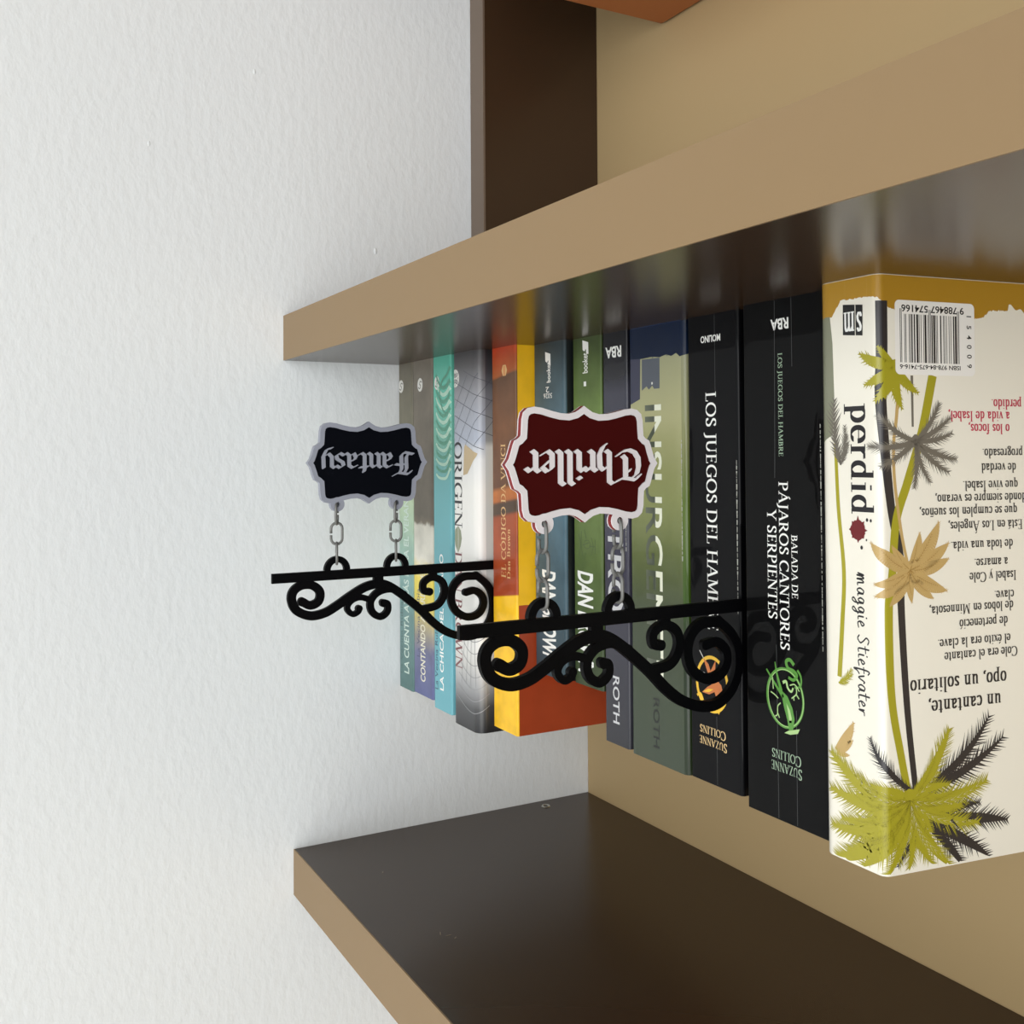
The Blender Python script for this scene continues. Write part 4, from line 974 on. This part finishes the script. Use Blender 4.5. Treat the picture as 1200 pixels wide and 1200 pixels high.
def ean(code):
    Lc = ['0001101', '0011001', '0010011', '0111101', '0100011', '0110001', '0101111', '0111011', '0110111', '0001011']
    par = ['LLLLLL', 'LLGLGG', 'LLGGLG', 'LLGGGL', 'LGLLGG', 'LGGLLG', 'LGGGLL', 'LGLGLG', 'LGLGGL', 'LGGLGL'][int(code[0])]
    o_ = '101'
    for ch, p in zip(code[1:7], par):
        q = Lc[int(ch)]
        o_ += q if p == 'L' else ''.join('1' if x == '0' else '0' for x in q)[::-1]
    o_ += '01010'
    for ch in code[7:]:
        o_ += ''.join('1' if x == '0' else '0' for x in Lc[int(ch)])
    return o_ + '101'
bits = ean('9788467574166'); wb = 28.4 / len(bits)
for i, ch in enumerate(bits):
    if ch == '1':
        x = 52.6 - i * wb; zb = 12.6 if i < 3 or i > len(bits) - 4 or 45 <= i < 50 else 14.6
        k = len(vs); vs += [(x, zb), (x - wb, zb), (x - wb, 33.0), (x, 33.0)]; fs.append((k, k + 1, k + 2, k + 3))
bk.decal('barcode_print', vs, fs, ink('black'))
bk.text('barcode_lettering', 'sans_bold', '9 788467 574166', 'H', 55.0, 11.2, 30.0, 2.7, 'black')
bk.text('barcode_lettering', 'sans_bold', 'ISBN 978-84-675-7416-6', 'H', 53.0, 33.8, 29.0, 1.7, 'black')
vs, fs = [], []
for i, ch in enumerate('154009'):
    v, f, wd = letters('sans_bold', ch)
    k = len(vs); z_ = 14.2 + i * 3.75
    vs += [(56.4 + q[1] * 2.3, z_ + q[0] * 2.3) for q in v]; fs += [tuple(k + j for j in g_) for g_ in f]
bk.decal('barcode_lettering', vs, fs, ink('black'))
# blurb: every line runs towards the spine and ends at s
red_v, red_f, blk_v, blk_f = [], [], [], []
for txt, s_end, zb, k in BLURB:
    v, f, wd = letters('serif', txt)
    size = {'': 3.7, 'red': 3.9, 'big': 5.6}[k]
    hsz = size * (0.94 if k != 'big' else 1.0)
    L_ = wd * hsz
    tv, tf = (red_v, red_f) if k == 'red' else (blk_v, blk_f)
    n = len(tv)
    tv += [(s_end + L_ - q[0] * hsz, zb - size * 0.35 + q[1] * size) for q in v]
    tf += [tuple(n + j for j in g_) for g_ in f]
bk.decal('blurb_lettering', blk_v, blk_f, ink('ink'))
o = bk.decal('blurb_lettering', red_v, red_f, ink('red')); o['label'] = 'crimson lines of text'

# ------------------------------------------------------------------ hanging signs on bookmark brackets
SPAN = [(-14.5, 150.3), (-9.6, 152.9), (-4.6, 150.8), (-3.9, 145.4), (-8.3, 141.5), (-14.4, 141.0), (-19.3, 143.9), (-20.5, 149.1), (-17.5, 155.3), (-9.6, 158.9), (-0.9, 157.9), (6.8, 154.1), (14.6, 149.4), (23.8, 144.7), (31.9, 143.2), (37.4, 144.2), (44.3, 148.3), (51.2, 153.6), (59.7, 160.8), (68.4, 169.4), (77.2, 175.7), (87.7, 179.4), (97.0, 179.3), (104.9, 174.2), (109.0, 166.1), (109.2, 156.3), (105.3, 148.6), (97.5, 142.0)]
RING = [(97.5, 142.6), (88.2, 142.8), (82.0, 147.7), (80.2, 155.9), (83.4, 163.3), (91.0, 167.6), (98.7, 166.4), (102.5, 161.2), (101.6, 155.4), (96.4, 151.6), (90.2, 152.4)]
MED = [(60.5, 160.6), (71, 158.6), (75.6, 151.6), (74, 144.6), (67.5, 141.6), (61.8, 144.4), (61.8, 149.3), (65.5, 150.6)]
CUR = [(48.4, 150.6), (40.1, 146.8), (32, 148.2), (27.4, 153.2), (28.2, 159.4), (33.3, 162.8), (37.8, 160.2), (38.0, 155.6), (34.9, 154.4)]
TINY = [(27.6, 152.4), (20.4, 150.4), (14.8, 152.4), (12.8, 156.5), (15.9, 160.0), (19.6, 158.8), (20.2, 156.6)]
HALF = 0.0013
def prism(vs, fs, outline_pairs, x0, x1):
    """outline_pairs: (L, R) stroke sides in (y, z) mm, extruded in x"""
    L, R = outline_pairs
    n = len(L); k = len(vs)
    for x in (x0, x1):
        vs += [(x, p.x / 1000, p.y / 1000) for p in L] + [(x, p.x / 1000, p.y / 1000) for p in R]
    s = 2 * n
    for i in range(n - 1):
        fs += [(k + i, k + i + 1, k + n + i + 1, k + n + i), (k + s + n + i, k + s + n + i + 1, k + s + i + 1, k + s + i),
               (k + i + 1, k + i, k + s + i, k + s + i + 1), (k + n + i, k + n + i + 1, k + s + n + i + 1, k + s + n + i)]
    fs += [(k, k + n, k + s + n, k + s), (k + n - 1, k + s + n - 1, k + s + 2 * n - 1, k + 2 * n - 1)]
def disc(vs, fs, c, r, x0, x1, n=20):
    k = len(vs)
    for x in (x0, x1):
        vs += [(x, (c[0] + r * math.cos(i * 2 * math.pi / n)) / 1000, (c[1] + r * math.sin(i * 2 * math.pi / n)) / 1000) for i in range(n)]
    fs += [tuple(k + i for i in range(n))[::-1], tuple(k + n + i for i in range(n))]
    fs += [(k + i, k + (i + 1) % n, k + n + (i + 1) % n, k + n + i) for i in range(n)]

JIT = [0]
def half():
    JIT[0] += 1
    return HALF + (JIT[0] % 29) * 0.000006
def stroke(vs, fs, pts, w0, w1=None, wm=None, ends=(1, 1)):
    path = smooth_path(pts, 7)
    w1 = w0 if w1 is None else w1
    def wf(t):
        if wm is None: return w0 + (w1 - w0) * t
        return (w0 + (wm - w0) * t * 2) if t < 0.5 else (wm + (w1 - wm) * (t * 2 - 1))
    q = half(); prism(vs, fs, ribbon(path, wf), -q, q)
    q = half()
    if ends[0]: disc(vs, fs, path[0], w0 * 0.5, -q, q)
    q = half()
    if ends[1]: disc(vs, fs, path[-1], w1 * 0.5, -q, q)

def quarter():
    q = [(1.0, 0.0), (0.955, 0.10), (0.928, 0.22), (0.905, 0.34), (0.885, 0.415), (0.835, 0.455), (0.806, 0.50), (0.80, 0.62), (0.795, 0.78), (0.775, 0.90), (0.72, 0.975), (0.64, 1.0), (0.54, 0.98), (0.42, 0.93), (0.31, 0.895), (0.20, 0.885), (0.11, 0.92), (0.04, 0.985), (0.0, 1.03)]
    return q
def plaque(W, H):
    q = quarter()
    pts = [(x * W, y * H) for x, y in q]
    pts += [(-x * W, y * H) for x, y in q[::-1][1:]]
    pts += [(-x * W, -y * H) for x, y in q[1:]]
    pts += [(x * W, -y * H) for x, y in q[::-1][1:-1]]
    return pts
def inset(pts, d):
    n = len(pts); out = []
    for i in range(n):
        a = Vector(pts[i - 1]); b = Vector(pts[i]); c = Vector(pts[(i + 1) % n])
        n1 = (b - a).normalized(); n2 = (c - b).normalized()
        n1 = Vector((-n1.y, n1.x)); n2 = Vector((-n2.y, n2.x))
        m_ = (n1 + n2)
        m_ = m_ / 2
        k = d / max(0.5, m_.length_squared)
        out.append((b.x + m_.x * k, b.y + m_.y * k))
    return out

def link_mesh(gap_side):
    """split chain link 13 x 7.4 mm, wire 1.5 mm, in the local y-z plane with its middle at 0"""
    R_, hl, r = 3.3, 2.9, 0.8
    path = []
    for i in range(9): a = math.pi * i / 8; path.append((R_ * math.cos(a), hl + R_ * math.sin(a)))
    for i in range(9): a = math.pi + math.pi * i / 8; path.append((R_ * math.cos(a), -hl + R_ * math.sin(a)))
    path.append((R_, -0.2))
    path = [(R_, 0.9)] + path
    if gap_side < 0: path = [(-p[0], p[1]) for p in path]
    vs, fs = [], []
    n = len(path); m_ = 10
    for i, p in enumerate(path):
        a = Vector(path[max(0, i - 1)]); b = Vector(path[min(n - 1, i + 1)]); d = (b - a).normalized(); nn = Vector((-d.y, d.x))
        for j in range(m_):
            t = 2 * math.pi * j / m_
            vs.append((r * math.sin(t) / 1000, (p[0] + nn.x * r * math.cos(t)) / 1000, (p[1] + nn.y * r * math.cos(t)) / 1000))
    for i in range(n - 1):
        for j in range(m_):
            fs.append((i * m_ + j, i * m_ + (j + 1) % m_, (i + 1) * m_ + (j + 1) % m_, (i + 1) * m_ + j))
    fs += [tuple(range(m_)), tuple(range((n - 1) * m_, n * m_))[::-1]]
    me = bpy.data.meshes.new('chain_link'); me.from_pydata(vs, [], fs); me.materials.append(M['steel'])
    for p in me.polygons: p.use_smooth = True
    return me
LINK_A, LINK_B = link_mesh(1), link_mesh(-1)

def hanging_sign(label, word, x, shift, panel, rim, core, turns):
    root = thing('hanging_sign', label, 'sign', (x, shift / 1000, 0.136), 'hanging signs on bookmark brackets')
    off = lambda vs: [(v[0], v[1], v[2] - 0.136) for v in vs]
    vs, fs = [], []
    box(vs, fs, (-HALF, -0.0319, 0.1336), (HALF, 0.150, 0.1391))              # beam, running in between the books
    stroke(vs, fs, SPAN, 4.8, 4.4, 5.2)
    stroke(vs, fs, RING, 4.8, 4.4)
    stroke(vs, fs, MED, 4.6, 4.0)
    stroke(vs, fs, CUR, 4.4, 3.8)
    stroke(vs, fs, TINY, 3.6, 3.0)
    for c, r in (((-4.6 - 9.9, 150.9), 2.3), ((90.4, 152.2), 2.2), ((65.4, 150.2), 2.4), ((35.4, 155.0), 2.3), ((20.0, 157.0), 2.1)):
        q = half(); disc(vs, fs, c, r, -q, q)
    q = half(); box(vs, fs, (-q, 0.0292, 0.1385), (q, 0.0352, 0.1436))              # post up to the scroll
    q = half(); box(vs, fs, (-q, -0.0165, 0.1385), (q, -0.0085, 0.1412))
    q = half(); box(vs, fs, (-q, 0.0655, 0.1385), (q, 0.0705, 0.1418))
    box(vs, fs, (-0.0004, 0.112, 0.100), (0.0004, 0.190, 0.165))               # thin page marker between the books
    for yc in (6.6, 43.8):                                                   # eyelets under the beam
        stroke(vs, fs, [(yc + 6.0 * math.cos(math.radians(a)), 133.6 + 6.4 * math.sin(math.radians(a))) for a in range(180, 361, 15)], 3.6, 3.6, None, (0, 0))
    mesh('bracket', off(vs), fs, M['black'], root)
    # chains: three split links each
    for yc in (6.6, 43.8):
        for zc, turn, me in ((123.9, 0, LINK_A), (112.3, 1, LINK_B), (100.7, 2, LINK_A)):
            o_ = link('chain_link', me, root)
            o_.location = (0.0, yc / 1000, zc / 1000 - 0.136)
            o_.rotation_euler = (0, 0, math.radians(turns[turn] + (4 if yc > 20 else 0)))
    # the plaque
    cy, cz, W, H = 26.2, 71.0, 37.6, 23.6
    out = plaque(W, H)
    inn = inset(out, 2.7)
    n = len(out)
    def P3(p, xx): return (xx, (cy + p[0]) / 1000, (cz + p[1]) / 1000 - 0.136)
    ears = []
    for yc in (6.6, 43.8):
        ears.append((yc - cy, 24.2))
    def slab(pts, x0, x1, mt, name, par, extra_ears=False):
        vs = [P3(p, x0) for p in pts] + [P3(p, x1) for p in pts]
        k = len(pts)
        fs = [tuple(range(k))[::-1], tuple(range(k, 2 * k))] + [(i, (i + 1) % k, k + (i + 1) % k, k + i) for i in range(k)]
        if extra_ears:
            ear_rings(vs, fs, x0 - 0.00001, x1 + 0.00001)
        return mesh(name, vs, fs, mt, par)
    def ear_rings(vs, fs, x0, x1, r0=1.5, r1=4.2):
        for e in ears:
            m_ = 24; k = len(vs)
            for xx in (x0, x1):
                for r in (r0, r1):
                    vs += [P3((e[0] + r * math.cos(j * 2 * math.pi / m_), e[1] + r * math.sin(j * 2 * math.pi / m_)), xx) for j in range(m_)]
            for j in range(m_):
                q = (j + 1) % m_
                fs += [(k + j, k + q, k + m_ + q, k + m_ + j), (k + 2 * m_ + j, k + 3 * m_ + j, k + 3 * m_ + q, k + 2 * m_ + q), (k + m_ + j, k + m_ + q, k + 3 * m_ + q, k + 3 * m_ + j), (k + j, k + 2 * m_ + j, k + 2 * m_ + q, k + q)]
    board = slab(out, -0.0012, 0.0012, core, 'sign_board', root, True)
    slab(inset(out, 2.0), -0.00135, 0.00135, panel, 'panel_face', board)
    for sg in (-1, 1):                                                       # raised rim on both faces
        vs, fs = [], []
        x0, x1 = sg * 0.0012, sg * 0.0019
        vs = [P3(p, x0) for p in out] + [P3(p, x1) for p in out] + [P3(p, x1) for p in inn] + [P3(p, x0) for p in inn]
        for i in range(n):
            j = (i + 1) % n
            fs += [(i, j, n + j, n + i), (n + i, n + j, 2 * n + j, 2 * n + i), (2 * n + i, 2 * n + j, 3 * n + j, 3 * n + i)]
        ear_rings(vs, fs, x0, x1 + sg * 0.00002)
        mesh('raised_rim', vs, fs, rim, board)
        # raised lettering, mirrored on the far side so that it reads there too
        lv, lf_, wd = letters('gothic', word)
        xs = [q[0] for q in lv]; wd0, wd1 = min(xs), max(xs)
        k = 58.6 / (wd1 - wd0); hz = 8.9
        bot = 65.2
        vs = []
        jit = [0] * len(lv)
        for fi, f in enumerate(lf_):
            for q in f: jit[q] = (fi % 37) * 0.000005
        for xx in (sg * 0.0012, sg * 0.0020):
            for qi, q in enumerate(lv):
                a = (q[0] - wd0) * k
                y = (cy + 29.3 - a) if sg < 0 else (cy - 29.3 + a)
                vs.append((xx + (sg * jit[qi] if abs(xx) > 0.0015 else 0.0), y / 1000, (bot + q[1] * hz) / 1000 - 0.136))
        N = len(lv); fs = []
        for f in lf_:
            fs += [tuple(q + N for q in f)] + [(f[i], f[(i + 1) % len(f)], N + f[(i + 1) % len(f)], N + f[i]) for i in range(len(f))]
        mesh('raised_lettering', vs, fs, rim, board)
    return root
hanging_sign('nearer hanging plaque, dark red with white rim and lettering, on a black scroll bracket', 'Thriller', -0.3433, 0.0, M['red_panel'], M['white_rim'], M['red_core'], (-93, -15, -88))
hanging_sign('farther hanging plaque, navy with grey rim and lettering, on a black scroll bracket', 'Fantasy', -0.1290, -13.0, M['navy_panel'], M['grey_rim'], M['grey_rim'], (-72, 8, -62))

# ------------------------------------------------------------------ orange box in the compartment below
t = thing('storage_box', 'orange card box standing in the compartment under the books, only its corner showing', 'box', (-0.24, 0.172, -0.34))
box_obj('box_body', (-0.128, -0.06, 0.0), (0.128, 0.074, 0.074), M['orange'], t, 0.002)
box_obj('lid', (-0.131, -0.063, 0.074), (0.131, 0.077, 0.0945), M['orange'], t, 0.002)
